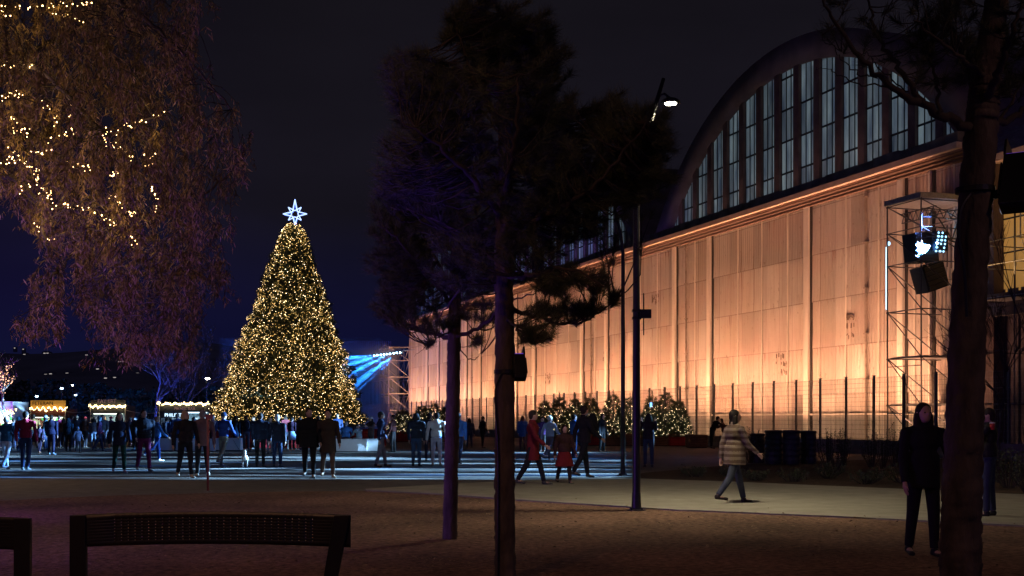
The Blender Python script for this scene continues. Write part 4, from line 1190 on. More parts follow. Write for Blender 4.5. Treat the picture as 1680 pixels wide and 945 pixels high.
# ------------------------------------------------------------------ scaffold towers
def scaffold(root, ox, oy, nx, ny, bx, by, levels, r=.026, m=None, decks=(), ladder=False, diag=True):
    """posts on a local grid; levels: z list"""
    zt = levels[-1]
    for i in range(nx+1):
        for j in range(ny+1):
            mb = MB(); x, y = ox+i*bx, oy+j*by
            mb.bar((x,y,0),(x,y,zt+.05),r); mb.box(x-.08,x+.08,y-.08,y+.08,0,.02)
            for z in levels: mb.lathe([(.045,z-.05),(.055,z),(.045,z+.02)],(x,y,0),8)
            mb.build('standard', m or M['steel'], root)
    for zi, z in enumerate(levels):
        mb = MB()
        for i in range(nx+1): mb.bar((ox+i*bx, oy, z),(ox+i*bx, oy+ny*by, z), r*.85)
        for j in range(ny+1): mb.bar((ox, oy+j*by, z),(ox+nx*bx, oy+j*by, z), r*.85)
        if zi in decks:
            for j in range(ny+1):
                mb.bar((ox, oy+j*by, z-.35),(ox+nx*bx, oy+j*by, z-.35), r*.8)
        mb.build('ledger', m or M['steel'], root)
        if zi in decks:
            mb = MB()
            for k in range(max(1, int(ny*by/.32))): mb.box(ox+.05, ox+nx*bx-.05, oy+.03+k*.32, oy+.31+k*.32, z+.03, z+.075)
            mb.build('deck', M['steel'], root)
    if diag:
        for a, b in zip(levels[:-1], levels[1:]):
            if b-a < .9: continue
            mb = MB()
            for i in range(nx):
                mb.bar((ox+(i+1)*bx, oy, a),(ox+i*bx, oy, b), r*.8)
                mb.bar((ox+i*bx, oy+ny*by, a),(ox+(i+1)*bx, oy+ny*by, b), r*.8)
            for i in (0, nx):
                mb.bar((ox+i*bx, oy, a),(ox+i*bx, oy+by, b), r*.8)
            mb.build('brace', m or M['steel'], root)
    if ladder:
        mb = MB(); x0 = ox+.15
        mb.bar((x0,oy-.05,0),(x0,oy-.05,zt),.02); mb.bar((x0+.4,oy-.05,0),(x0+.4,oy-.05,zt),.02)
        z = .3
        while z < zt: mb.bar((x0,oy-.05,z),(x0+.4,oy-.05,z),.015); z += .3
        mb.build('ladder', m or M['steel'], root)
# projector tower: local x along the facade (away), local y out of the wall
TX = 34.0
m_tube = mat('scaffold_tube', (.09,.09,.10), .5, .3, var=.2, scale=6)
tower = line_root('projector_tower', TX); tag(tower, 'steel scaffold tower carrying projectors and black speakers beside the fence, right', 'scaffold tower')
s_near = 49.5/ct
lev = [.3, 2.1, 4.1, 6.1, 8.1, 9.5, 10.65]
scaffold(tower, s_near, -3.0, 1, 1, 2.25, 3.0, lev, .030, m_tube, decks=(1,2), diag=True)
mb = MB(); mb.box(s_near-.1, s_near+2.35, -3.1, .1, 10.70, 10.92); mb.build('roof_deck', M['steel'], tower)
mb = MB()
for yy in (-.75, -2.2):                      # roof truss
    mb.bar((s_near, yy, 10.0),(s_near+2.25, yy, 10.0),.025); mb.bar((s_near, yy, 10.4),(s_near+2.25, yy, 10.4),.025)
for k in range(6):
    a = s_near+k*.375; mb.bar((a,-.75,10.0),(a+.19,-.75,10.4),.015); mb.bar((a+.19,-.75,10.4),(a+.375,-.75,10.0),.015)
for k in range(8):
    a = -3+k*.375; mb.bar((s_near,a,9.9),(s_near,a+.19,10.25),.018); mb.bar((s_near,a+.19,10.25),(s_near,a+.375,9.9),.018)
mb.bar((s_near,-3,9.9),(s_near,0,9.9),.025); mb.bar((s_near,-3,10.25),(s_near,0,10.25),.025)
mb.build('truss', m_tube, tower)
mb = MB(); mb.bar((s_near+.05,-3.02,8.6),(s_near+.05,0,9.4),.035); mb.bar((s_near+.05,-.9,9.9),(s_near+.05,-1.6,9.05),.03); mb.bar((s_near+.05,-1.9,9.9),(s_near+.05,-1.6,9.05),.03); mb.bar((s_near+.05,-2.6,9.05),(s_near+.05,-.3,9.12),.03)
mb.build('rigging', m_tube, tower)
# wing bay of scaffold further right behind the thick trunk
t2 = line_root('scaffold_bay', TX); tag(t2, 'lower scaffold bay at the right edge in front of the amber windows', 'scaffold')
scaffold(t2, s_near-7.6, -3.0, 2, 1, 2.25, 3.0, [.3, 2.1, 4.1, 6.1, 7.4, 8.3], .028, m_tube, decks=(3,), diag=False)
# line-array speakers
spk = line_root('speaker_stack', TX); tag(spk, 'two tilted black loudspeaker cabinets hanging inside the scaffold tower', 'loudspeakers')
def obox(c, ax, ay, az, hx, hy, hz, mb):
    c = Vector(c); vs = []
    for sx, sy, sz in ((-1,-1,-1),(1,-1,-1),(1,1,-1),(-1,1,-1),(-1,-1,1),(1,-1,1),(1,1,1),(-1,1,1)): vs.append(c+ax*hx*sx+ay*hy*sy+az*hz*sz)
    mb.add(vs, [(0,3,2,1),(4,5,6,7),(0,1,5,4),(1,2,6,5),(2,3,7,6),(3,0,4,7)])
m_spk = mat('speaker_black', (.02,.025,.035), .5, var=.2)
for (yc, zc_, tl, hz, nm) in ((-.55, 8.72, .10, .62, 'cabinet'), (-1.0, 7.50, .32, .55, 'cabinet')):
    mb = MB(); az = Vector((0, math.sin(tl), math.cos(tl))); ay = Vector((0, math.cos(tl), -math.sin(tl))); ax = Vector((1,0,0))
    obox((s_near+.75, yc, zc_), ax, ay, az, .42, .55, hz, mb)
    cab = mb.build(nm, m_spk, spk)
    mb = MB()
    for k in range(5):
        c = Vector((s_near+.33-.02, yc, zc_)) + az*(hz*(-.75+.375*k)); obox(c-ax*.005, ax, ay, az, .02, .5, hz*.13, mb)
    mb.build('grille', mat('speaker_grille', (.05,.055,.065), .35, .4), cab)
# LED projector heads with lit lenses (these throw the striped light)
m_led = mat('projector_lens', (.5,.8,1), .3, emit=(.30,.68,1.0), estr=2.6)
prj = line_root('projector_bank', TX); tag(prj, 'bank of glowing blue white projector lenses on the tower', 'projectors')
mb = MB(); mb.box(s_near+.0, s_near+.30, -1.35, -.75, 8.55, 9.35); mb.build('housing', m_spk, prj)
for a in range(3):
    for b in range(6):
        if (a*7+b*5) % 9 == 0: continue
        mb = MB(); mb.ell((s_near-.03+.01*((a+b)%3), -1.25+a*.19+b*.028, 9.28-b*.155), .02, .045+.012*((a*b)%3), .045); mb.build('lens', m_led, prj)
mb = MB(); mb.ell((s_near+2.25, -.08, 9.1), .06,.06,.09); mb.build('lens', m_led, prj)
# light-coated tube: cool strip along the tower's far-left standard
mb = MB(); mb.bar((s_near+2.27,.045,6.25),(s_near+2.27,.045,8.95),.014); mb.build('led_strip', mat('led_strip', (.6,.85,1), .4, emit=(.45,.78,1.0), estr=3.5), prj)
# blue duct and black moving light seen right of the trunk
# ------------------------------------------------------------------ striped light from the tower on to the plaza
def gobo_light(loc, power):
    d = bpy.data.lights.new('pattern_projector', 'POINT'); d.energy = power; d.shadow_soft_size = .04; d.color = (1,1,1)
    o = bpy.data.objects.new('pattern_projector', d); COL.objects.link(o); o.location = loc
    d.use_nodes = True; nt = d.node_tree; N = nt.nodes; L = nt.links
    em = [n for n in N if n.type == 'EMISSION'][0]
    ge = N.new('ShaderNodeNewGeometry'); sp = N.new('ShaderNodeSeparateXYZ'); L.new(ge.outputs['Incoming'], sp.inputs[0])
    def m_(op, a, b=None, c=False):
        n = N.new('ShaderNodeMath'); n.operation = op; n.use_clamp = c
        for i, x in enumerate((a, b)):
            if x is None: continue
            if isinstance(x, (int, float)): n.inputs[i].default_value = x
            else: L.new(x, n.inputs[i])
        return n.outputs[0]
    def rg_(v, a, b, c=0, d_=1, smooth=True):
        n = N.new('ShaderNodeMapRange'); n.interpolation_type = 'SMOOTHSTEP' if smooth else 'LINEAR'; L.new(v, n.inputs['Value'])
        for k, x in (('From Min',a),('From Max',b),('To Min',c),('To Max',d_)): n.inputs[k].default_value = x
        return n.outputs[0]
    # direction of travel = GOBO_SIGN * incoming ; where it meets the ground
    sgn = GOBO_SIGN
    dz = m_('MULTIPLY', sp.outputs['Z'], sgn); dx = m_('MULTIPLY', sp.outputs['X'], sgn); dy = m_('MULTIPLY', sp.outputs['Y'], sgn)
    ndz = m_('MAXIMUM', m_('MULTIPLY', dz, -1.0), 0.02)
    k = m_('DIVIDE', loc[2], ndz)
    gx = m_('ADD', m_('MULTIPLY', dx, k), loc[0]); gy_ = m_('ADD', m_('MULTIPLY', dy, k), loc[1])
    inv = m_('DIVIDE', 2940.0, m_('MAXIMUM', m_('ADD', gy_, m_('MULTIPLY', gx, .07)), 5.0))      # the pattern's lines crowd together towards the camera
    cb = N.new('ShaderNodeCombineXYZ'); L.new(m_('MULTIPLY', gx, .055), cb.inputs[0])
    L.new(m_('MULTIPLY', inv, .19), cb.inputs[1])
    n1 = N.new('ShaderNodeTexNoise'); n1.inputs['Scale'].default_value = 1.0; n1.inputs['Detail'].default_value = 2.5; n1.inputs['Roughness'].default_value = .6; L.new(cb.outputs[0], n1.inputs['Vector'])
    s1_ = rg_(n1.outputs[0], .525, .60)
    cb2 = N.new('ShaderNodeCombineXYZ'); L.new(m_('MULTIPLY', gx, .09), cb2.inputs[0]); L.new(m_('MULTIPLY', inv, .34), cb2.inputs[1]); cb2.inputs[2].default_value = 7.3
    n2 = N.new('ShaderNodeTexNoise'); n2.inputs['Scale'].default_value = 1.0; n2.inputs['Detail'].default_value = 1.5; L.new(cb2.outputs[0], n2.inputs['Vector'])
    s2_ = rg_(n2.outputs[0], .555, .62)
    cb3 = N.new('ShaderNodeCombineXYZ'); L.new(m_('MULTIPLY', gx, .16), cb3.inputs[0]); L.new(m_('MULTIPLY', inv, .12), cb3.inputs[1]); cb3.inputs[2].default_value = 3.1
    n3 = N.new('ShaderNodeTexNoise'); n3.inputs['Scale'].default_value = 1.0; n3.inputs['Detail'].default_value = 3; L.new(cb3.outputs[0], n3.inputs['Vector'])
    st = m_('MULTIPLY', m_('ADD', m_('MULTIPLY', s1_, .75), m_('MULTIPLY', s2_, .65)), rg_(n3.outputs[0], .36, .62, .12, 1.0))
    fall = m_('MULTIPLY', m_('MULTIPLY', rg_(gx, 4.6, 2.6), rg_(gy_, 29.5, 31.0)), rg_(gy_, 74, 64))
    right = rg_(m_('SUBTRACT', gx, m_('MULTIPLY', gy_, .097)), .3, -.6)
    fall = m_('MULTIPLY', m_('MULTIPLY', m_('MULTIPLY', rg_(gy_, 29.3, 30.6), rg_(gy_, 78, 66)), right), rg_(dz, -.10, -.15))
    # beams that clear the ground near by still light people: pattern plus a little spill
    tot = m_('MULTIPLY', m_('ADD', st, .015), fall)
    # constant irradiance: undo the distance falloff on the ground
    d2 = m_('ADD', m_('MULTIPLY', k, k), 0.0)
    comp = m_('POWER', m_('DIVIDE', d2, 900.0), 1.15)
    tot = m_('MULTIPLY', tot, m_('MINIMUM', comp, 10.0))
    ramp = N.new('ShaderNodeValToRGB'); L.new(n2.outputs[0], ramp.inputs[0])
    ramp.color_ramp.elements[0].position = .40; ramp.color_ramp.elements[0].color = (.02,.16,.60,1)
    ramp.color_ramp.elements[1].position = .66; ramp.color_ramp.elements[1].color = (.34,.66,.98,1)
    L.new(ramp.outputs[0], em.inputs['Color']); L.new(tot, em.inputs['Strength'])
    return o
GOBO_SIGN = 1.0
gl = lw(TX, s_near-.45, -.9, 9.0)
gobo_light((gl.x, gl.y, gl.z), 720000)
# lamp glow on the tower tubes
d = bpy.data.lights.new('projector_glow', 'POINT'); d.energy = 12; d.color = (.30,.62,1.0); d.shadow_soft_size = .05
o = bpy.data.objects.new('projector_glow', d); COL.objects.link(o); o.location = lw(TX, s_near+.35, -1.6, 9.75)
# broad dim blue wash over the plaza from the same tower
spot('plaza_wash', lw(TX, s_near-.2, -.6, 9.8), Vector((-12, 44, 0)), 2600, (.16,.30,1.0), 62, .8, .3)
# warm dim wash of the plaza by the lamp row off to the right
# ------------------------------------------------------------------ far scaffold and beam bank at the end of the hangar
far = line_root('stage_scaffold', HX); tag(far, 'distant orange lit scaffold tower at the left end of the hangar', 'scaffold tower')
sf = S_END + 1.0
m_fs = mat('far_tube', (.5,.42,.36), .6, .2)
scaffold(far, sf, -.2, 2, 1, 2.6, 2.5, [.3,2.6,4.6,6.6,8.6,10.2], .055, m_fs, decks=(2,3,5), ladder=True)
f2 = line_root('stage_scaffold', HX); tag(f2, 'farther bluish row of scaffold standards seen through the light beams', 'scaffold')
scaffold(f2, sf+6.2, -.2, 6, 1, 2.4, 2.5, [.3,3.0,6.6], .035, M['steel'], diag=False)
bank = empty('beam_light_bank', (0,0,0)); tag(bank, 'row of nine bright blue beam lamps by the far scaffold', 'stage lights')
m_beam = mat('beam_lens', (.7,.85,1), .3, emit=(.45,.75,1.0), estr=26)
bl = []
for i, (px, py) in enumerate([(614,583.5),(619,582.5),(625,582),(630,581.5),(635,581),(640,580.5),(646,579.5),(651,579),(656.5,578.5)]):
    Y = 139 - i*.9; c = at(px, py, Y)
    mb = MB(); mb.ell(c, .085,.085,.085, 10, 8); l_ = mb.build('lens', m_beam, bank)
    mb = MB(); mb.frust(c+Vector((.1,.25,.05)), c+Vector((.25,.8,.1)), .22, .15, 8); mb.build('lamp_body', M['black'], bank)
    bl.append(c)
mb = MB(); mb.beam(bl[0]+Vector((-.5,.5,.35)), bl[-1]+Vector((1.5,.5,.35)), .1, .1); mb.build('bar', M['steel'], bank)
# faint violet screen above the beams
scr = empty('led_screen', at(598, 574, 150)); tag(scr, 'dim violet slatted screen above the blue beams', 'screen')
mb = MB()
for k in range(26): mb.box(-3.0+k*.25, -3.0+k*.25+.09, 0, .08, 0, 1.1)
mb.build('slats', mat('violet_slats', (.1,.08,.2), .6, emit=(.10,.05,.32), estr=.10), scr)
# drifting stage smoke in which the beams show
BEAM_TARGETS = [(-46,118,6.8),(-46,116,5.2),(-45,112,3.2),(-44,116,7.6),(-42,112,1.0),(-40,110,-2.5),(-38,112,-5.0),(-34,112,-8.0),(-30,112,-9.5)]
for i, c in enumerate(bl):
    th_ = R(2 + i*5.2); t = c + Vector((-math.cos(th_)*30, -9, -math.sin(th_)*30))
    spot('beam_light', c+(Vector(t)-c).normalized()*.45, Vector(t), (560000 if i % 2 == 0 else 800000), (.025,.25,1.0), (3.2 if i % 2 == 0 else 11.0), 1.0, .1)
smk = MB(); smk.box(-29, -13.2, 118, 141.5, 1.0, 9.6)
m_smoke = bpy.data.materials.new('stage_smoke'); m_smoke.use_nodes = True
nt = m_smoke.node_tree; nt.nodes.clear()
o_ = nt.nodes.new('ShaderNodeOutputMaterial'); pv = nt.nodes.new('ShaderNodeVolumeScatter')
pv.inputs['Color'].default_value = (.8,.85,.95,1); pv.inputs['Density'].default_value = .03; pv.inputs['Anisotropy'].default_value = 0.0
nt.links.new(pv.outputs[0], o_.inputs['Volume'])
tag(smk.build('stage_smoke', m_smoke), 'thin smoke lit blue by the beams right of the giant tree', 'smoke', None, 'stuff')

# ------------------------------------------------------------------ stalls
def text_mesh(txt, size, depth, m, parent, loc, rx=90, name='lettering', align='CENTER'):
    cu = bpy.data.curves.new(name, 'FONT'); cu.body = txt; cu.size = size; cu.extrude = depth; cu.align_x = align
    t = bpy.data.objects.new(name, cu); COL.objects.link(t)
    dg = bpy.context.evaluated_depsgraph_get(); me = bpy.data.meshes.new_from_object(t.evaluated_get(dg))
    bpy.data.objects.remove(t); me.materials.clear(); me.materials.append(m)
    o = bpy.data.objects.new(name, me); COL.objects.link(o); o.parent = parent; o.location = loc; o.rotation_euler = (R(rx), 0, 0)
    return o
def garland(x0, x1, y, z, n, label, seed, dz=.07):
    rg = np.random.default_rng(seed); t = rg.random(n)
    P = np.stack([x0+(x1-x0)*t, y-.04-.05*rg.random(n), z+dz*np.sin(t*40)+rg.normal(size=n)*.04], 1)
    o = bulbs('fairy_lights', P, .026, m_gar); tag(o, label, 'string lights', 'light garlands along the stall roofs')
m_gar = mat('garland_bulb', (1,.9,.6), .4, emit=(1.0,.72,.30), estr=9.0)
def stall(px0, px1, Y, ztop, zband, label, text, tm, board, inner, seed, lit_kind):
    x0, x1 = at(px0, HY, Y).x, at(px1, HY, Y).x; w = x1-x0
    root = empty('market_stall', ((x0+x1)/2, Y, 0)); tag(root, label, 'market stall', 'market stalls in a row')
    mb = MB(); h = w/2; zo = zband-.45
    mb.box(-h, h, 2.0, 2.08, 0, zband); mb.box(-h, -h+.08, 0, 2.0, 0, zband); mb.box(h-.08, h, 0, 2.0, 0, zband); mb.box(-h, h, -.05, 2.1, zband, zband+.1)
    mb.box(-h, h, -.02, .04, 0, .95); mb.build('wall', board, root)
    mb = MB(); mb.box(-h-.1, h+.1, -.3, .2, .95, 1.0); mb.build('counter', M['wood'], root)
    mb = MB(); mb.box(-h, h, -.06, .03, zo, zband); mb.build('lower_sign', board, root)
    if ztop > zband+.15:
        mb = MB(); mb.box(-h, h, -.08, -.02, zband+.1, ztop); mb.build('sign_board', tm[0], root)
        text_mesh(text, min(.34, (ztop-zband)*.75), .01, tm[1], root, (-.05 if tm[2] else -.35, -.095, zband+.1+(ztop-zband-.1)*.45))
    elif text:
        text_mesh(text, .26, .01, tm[1], root, (0, -.075, zo+.12))
    for x in (-h-.03, h-.02):
        mb = MB(); mb.box(x, x+.05, -.1, -.05, 0, zband+.1); mb.build('post', M['white'], root)
    # lit interior: fluorescent tube, back shelf, goods
    mb = MB(); mb.bar((-h+.2, -.04, zo-.04), (h-.2, -.04, zo-.04), .03); mb.build('tube_lamp', inner[0], root)
    mb = MB(); mb.box(-h+.1, h-.1, 1.9, 1.99, 1.0, zo); mb.build('back_panel', inner[1], root)
    rg = np.random.default_rng(seed)
    for k in range(int(w*3)):
        mb = MB(); x = -h+.3+rg.random()*(w-.6); ww = .07+.12*rg.random(); hh = .12+.25*rg.random(); z = 1.0 if k % 2 else 1.45
        mb.lathe([(ww*.5,z),(ww*.6,z+hh*.5),(ww*.3,z+hh*.8),(ww*.3,z+hh)], (x, .25+rg.random()*1.2, 0), 8)
        mb.build('goods', inner[2][k % len(inner[2])], root)
    area('stall_light', (root.location.x, Y+.9, zo-.05), (root.location.x, Y+1.2, 0), w*.7, .3, inner[3], inner[4])
m_tube_l = mat('fluorescent_tube', (1,1,1), .4, emit=(.85,1.0,.85), estr=2.6); m_tube_c = mat('cool_tube', (1,1,1), .4, emit=(.6,.85,1.0), estr=4.0)
m_ora = mat('orange_sign', (.50,.26,.06), .7, emit=(.9,.42,.06), estr=.28); m_navy = mat('navy_board', (.05,.06,.10), .7); m_dtext = mat('dark_lettering', (.06,.02,.05), .6)
m_ptext = mat('mauve_lettering', (.30,.22,.26), .6, emit=(.35,.22,.28), estr=.22); m_maroon = mat('maroon_board', (.16,.05,.05), .7)
m_green = mat('green_goods', (.1,.6,.15), .5, emit=(.10,1.0,.22), estr=.6); m_gold = mat('amber_goods', (.6,.35,.1), .5, emit=(1,.5,.15), estr=.4); m_wg = mat('white_goods', (.8,.8,.8), .5)
m_bpanel = mat('stall_back_panel', (.45,.5,.38), .7, var=.4, scale=3); m_cpanel = mat('stall_cool_panel', (.3,.38,.42), .7, var=.5, scale=4)
stall(51, 108, 80, EYE+(HY-657)*80/F, EYE+(HY-673)*80/F, 'market stall with orange sign board, leftmost complete stall', 'FETERAN', (m_ora, m_dtext, False), m_maroon, (m_tube_l, m_bpanel, (m_green, m_gold, m_wg, m_green), 60, (.85,1,.75)), 1, 0)
stall(149, 206, 80, EYE+(HY-656)*80/F, EYE+(HY-667)*80/F, 'dark market stall with pale pinkish lettering above its garland', 'FAY ERT', (m_navy, m_ptext, True), m_navy, (m_tube_l, m_cpanel, (m_wg, m_wg, m_gold), 40, (.85,1,.9)), 2, 0)
stall(262, 345, 76, 2.4, 2.42, 'wide blue lit market stall nearest the giant tree', 'PIKNIK BAR', (m_navy, m_ptext, True), m_navy, (m_tube_c, m_cpanel, (m_wg, m_navy), 30, (.5,.8,1)), 3, 0)
stall(-42, 22, 66, 2.35, 2.38, 'brightly lit white stall cut off by the left edge', '', (m_navy, m_ptext, True), M['white'], (m_tube_c, mat('white_panel', (.8,.8,.8), .6), (m_wg, m_gold, m_green), 120, (.85,.95,1)), 4, 0)
garland(at(51,HY,80).x, at(112,HY,80).x, 79.85, EYE+(HY-671)*80/F, 130, 'light garland under the orange sign board', 5, .1)
garland(at(147,HY,80).x, at(208,HY,80).x, 79.85, EYE+(HY-667)*80/F, 190, 'light garland on the dark stall with pinkish lettering', 6, .05)
garland(at(259,HY,76).x, at(345,HY,76).x, 75.85, EYE+(HY-662.5)*76/F, 240, 'light garland on the wide blue stall', 7, .05)
garland(at(-20,HY,66).x, at(30,HY,66).x, 65.85, EYE+(HY-675)*66/F, 60, 'light garland on the white stall at the left edge', 8, .08)
mb = MB(); scrn = empty('menu_screen', at(284, 683.5, 75.8)); tag(scrn, 'bright white blue menu screen reading PHILIS T on the wide stall', 'screen')
text_mesh('PHILIS T', .30, .012, mat('lit_letters', (.8,.9,1), .5, emit=(.55,.8,1), estr=2.2), scrn, (0, -.03, 0))
mb.box(-.8, .8, 0, .04, -.08, .34); mb.build('panel', m_navy, scrn)
# overhead cables between stalls, with posts
for (a, b, lab) in [((108,675,79.8),(149,673,79.8),'cable strung between first and second stalls'),((206,673,79.8),(262,677,77),'cable strung between second and third stalls')]:
    A_, B_ = at(*a), at(*b); mb = MB(); pts_ = [A_.lerp(B_, t)+Vector((0,0,-.12*math.sin(math.pi*t))) for t in np.linspace(0,1,8)]
    mb.tube(pts_, [.02]*8, 5); tag(mb.build('cable', M['white']), lab, 'cable', 'cables between the stalls')
# blue wash on stalls and bare trees; last two floods added to tint distant trees
spot('blue_flood', (-25, 84, .6), Vector((-27, 96, 6)), 1500, (.05,.10,1.0), 110, .8, .2)
spot('blue_flood', (-30, 62.5, .5), Vector((-27.5, 64, 4)), 900, (.34,.06,1.0), 110, .8, .2)
spot('blue_flood', (-30, 100, .5), Vector((-45, 150, 4)), 24000, (.03,.12,1.0), 110, .9, .2)
spot('blue_flood', (-22, 97, .5), Vector((-26, 150, 4)), 14000, (.02,.16,1.0), 100, .9, .2)

# ------------------------------------------------------------------ white blocks and red picket ring at the giant tree
TCX = (474-CX)*SCT
for i, (a, b, Yb, lab) in enumerate([(255,300,56.5,'grey white low block in front of the third stall'),(302,350,55.5,'grey white low block left of the tree behind mauve coat'),(545,602,55,'bright blue white lit bench block right of the tree'),(602.6,622,55.2,'short end block next to the lit bench block'),(352,395,57,'low white block behind the man in the blue jacket')]):
    c0, c1 = at(a,HY,Yb).x, at(b,HY,Yb).x
    root = empty('bench_block', ((c0+c1)/2, Yb, 0)); tag(root, lab, 'bench block', 'white bench blocks around the tree')
    mb = MB(); h = (c1-c0)/2; mb.box(-h, h, 0, .5, .03, .56); mb.build('body', M['white'], root, bevel=.02)
    mb = MB(); mb.box(-h+.04, h-.04, .03, .47, 0, .03); mb.build('plinth', M['black'], root)
    mb = MB(); mb.box(-h, h, -.02, .52, .562, .60); mb.build('seat_top', M['white'], root, bevel=.01)
spot('block_light', Vector((at(575,HY,53).x, 52.2, .25)), Vector((at(575,HY,55).x, 55, .35)), 50, (.5,.75,1), 70, .9, .05)
ring = empty('picket_ring', (TCX, YT, 0)); tag(ring, 'red picket barrier circling the base of the giant tree', 'barrier')
mb = MB(); mb2 = MB(); rr_ = 5.3
for k in range(200):
    a = 2*math.pi*k/200; x, y = rr_*math.cos(a), rr_*math.sin(a)
    mb.box(x-.045, x+.045, y-.015, y+.015, .05, .95)
mb.build('pickets', M['red'], ring)
for k in range(40):
    a, b = 2*math.pi*k/40, 2*math.pi*(k+1)/40
    for z in (.25, .8): mb2.beam((rr_*math.cos(a), rr_*math.sin(a), z), (rr_*math.cos(b), rr_*math.sin(b), z), .05, .06)
mb2.build('rails', M['red'], ring)

# ------------------------------------------------------------------ foreground perforated benches
def bench(xc, Y, w, label, slantL, slantR, zt, bow=.02):
    root = empty('park_bench', (xc, Y, 0)); tag(root, label, 'bench', 'black perforated metal benches')
    z1 = zt; z0 = zt-.19; h = w/2
    # back plate with real square holes
    xs = [-h]; x = -h+.30*w/2*.62
    cols = []
    px_ = -h+.26
    while px_ < h-.20: cols.append(px_); px_ += .040
    xs = [-h]
    for c in cols: xs += [c-.0045, c+.0045]
    xs.append(h)
    zs = [z0]; rows = [z0+.030+.0178*k for k in range(8)]
    for r_ in rows: zs += [r_-.0028, r_+.0028]
    zs.append(z1)
    V = []; Fc = []; nx, nz = len(xs), len(zs)
    def bw(x): return bow*(1-(x/h)**2)
    for y in (0.0, .012):
        for z in zs:
            for x in xs: V.append((x, y, z + bw(x)))
    def hole(i, j): return i % 2 == 1 and j % 2 == 1
    off_ = nx*nz
    for j in range(nz-1):
        for i in range(nx-1):
            if hole(i, j) and i < nx-2 and j < nz-2:
                a, b, c, d = j*nx+i, j*nx+i+1, (j+1)*nx+i+1, (j+1)*nx+i
                for p, q in ((a,b),(b,c),(c,d),(d,a)): Fc.append((p, q, q+off_, p+off_))
                continue
            a = j*nx+i; Fc += [(a, a+1, a+nx+1, a+nx), (off_+a+1, off_+a, off_+a+nx, off_+a+nx+1)]
    for i in range(nx-1):
        Fc.append((i+1, i, off_+i, off_+i+1)); t = (nz-1)*nx; Fc.append((t+i, t+i+1, off_+t+i+1, off_+t+i))
    np_mesh('backrest', V, Fc, M['black'], root)
    for sx, sl in ((-1, slantL), (1, slantR)):
        mb = MB(); wd = .095
        xo = sx*h; xi = sx*(h-wd)
        bt = .0
        lo = (xo - sx*sl, xi - sx*sl*.85)
        zz = [0, z1+.002]
        vs = [(lo[0],-.014,0),(lo[1],-.014,0),(xi,-.014,z1),(xo,-.014,z1),(lo[0],.026,0),(lo[1],.026,0),(xi,.026,z1),(xo,.026,z1)]
        mb.add(vs, [(0,1,2,3),(7,6,5,4),(0,4,5,1),(1,5,6,2),(2,6,7,3),(3,7,4,0)])
        mb.build('leg', M['black'], root, bevel=.004)
        mb = MB(); mb.box(min(lo[0], xi), max(lo[0], xi), .03, .45, .40, .43); mb.box(min(lo[0]-.0, lo[1]), max(lo[0], lo[1]), .42, .46, 0, .40); mb.build('seat_frame', M['black'], root)
    mb = MB()
    for k in range(5): mb.box(-h+.12, h-.12, .05+k*.082, .12+k*.082, .432, .45)
    mb.build('seat', M['black'], root)
YB1 = 7.0; sB = YB1/F
bench((345-CX)*sB, YB1, 460*sB, 'whole black perforated bench back in the foreground', .0, .19, EYE-(845-HY)*sB)
bench((-178-CX)*sB, YB1, 456*sB, 'black perforated bench back cut off by the left edge', .0, .0, EYE-(850-HY)*sB)

# ------------------------------------------------------------------ bins, marker post, fixtures
m_bin = mat('bin_plastic', (.035,.033,.045), .5, var=.2)
for i, (px, Y, r, H, lab) in enumerate([(1269,39.8,.29,1.12,'large dark ribbed bin, second of the row beside striped walker'),(1298,39.6,.29,1.12,'large dark ribbed bin in the middle of the row'),(1326,40.2,.27,1.10,'dark bin at the right end of the row next to the shrubs'),(1243,41,.25,1.0,'dark bin at the left end, behind the striped walker')]):
    root = empty('waste_bin', (at(px,HY,Y).x, Y, 0)); tag(root, lab, 'bin', 'dark bins in a row')
    mb = MB(); prof = [(r*.9,0),(r*.94,.04)]
    for k in range(5): z = .1+k*(H-.2)/5; prof += [(r*.94,z),(r*1.0,z+.03),(r*1.0,z+.07),(r*.94,z+.1)]
    prof += [(r*.95,H-.06)]
    mb.lathe(prof, (0,0,0), 24); mb.build('body', m_bin, root, smooth=True)
    mb = MB(); mb.lathe([(r*1.03,H-.06),(r*1.03,H-.01),(r*.9,H+.02),(r*.1,H+.03)], (0,0,0), 24); mb.build('lid', m_bin, root, smooth=True)
bp = gp(341, 806)
root = empty('marker_post', bp); tag(root, 'thin reddish post on a small base plate at the gravel edge', 'post')
zt = EYE-(683-HY)*bp.y/F
m_rp = mat('red_brown_paint', (.32,.09,.07), .6)
mb = MB(); mb.lathe([(.024,.01),(.024,zt)], (0,0,0), 10); mb.build('pole', m_rp, root, smooth=True)
mb = MB(); mb.box(-.09,.09,-.09,.09,0,.012); mb.build('base_plate', M['concrete'], root)
mb = MB(); mb.box(-.05,.10,-.012,.012,zt-.06,zt+.04); mb.build('cap', m_rp, root)
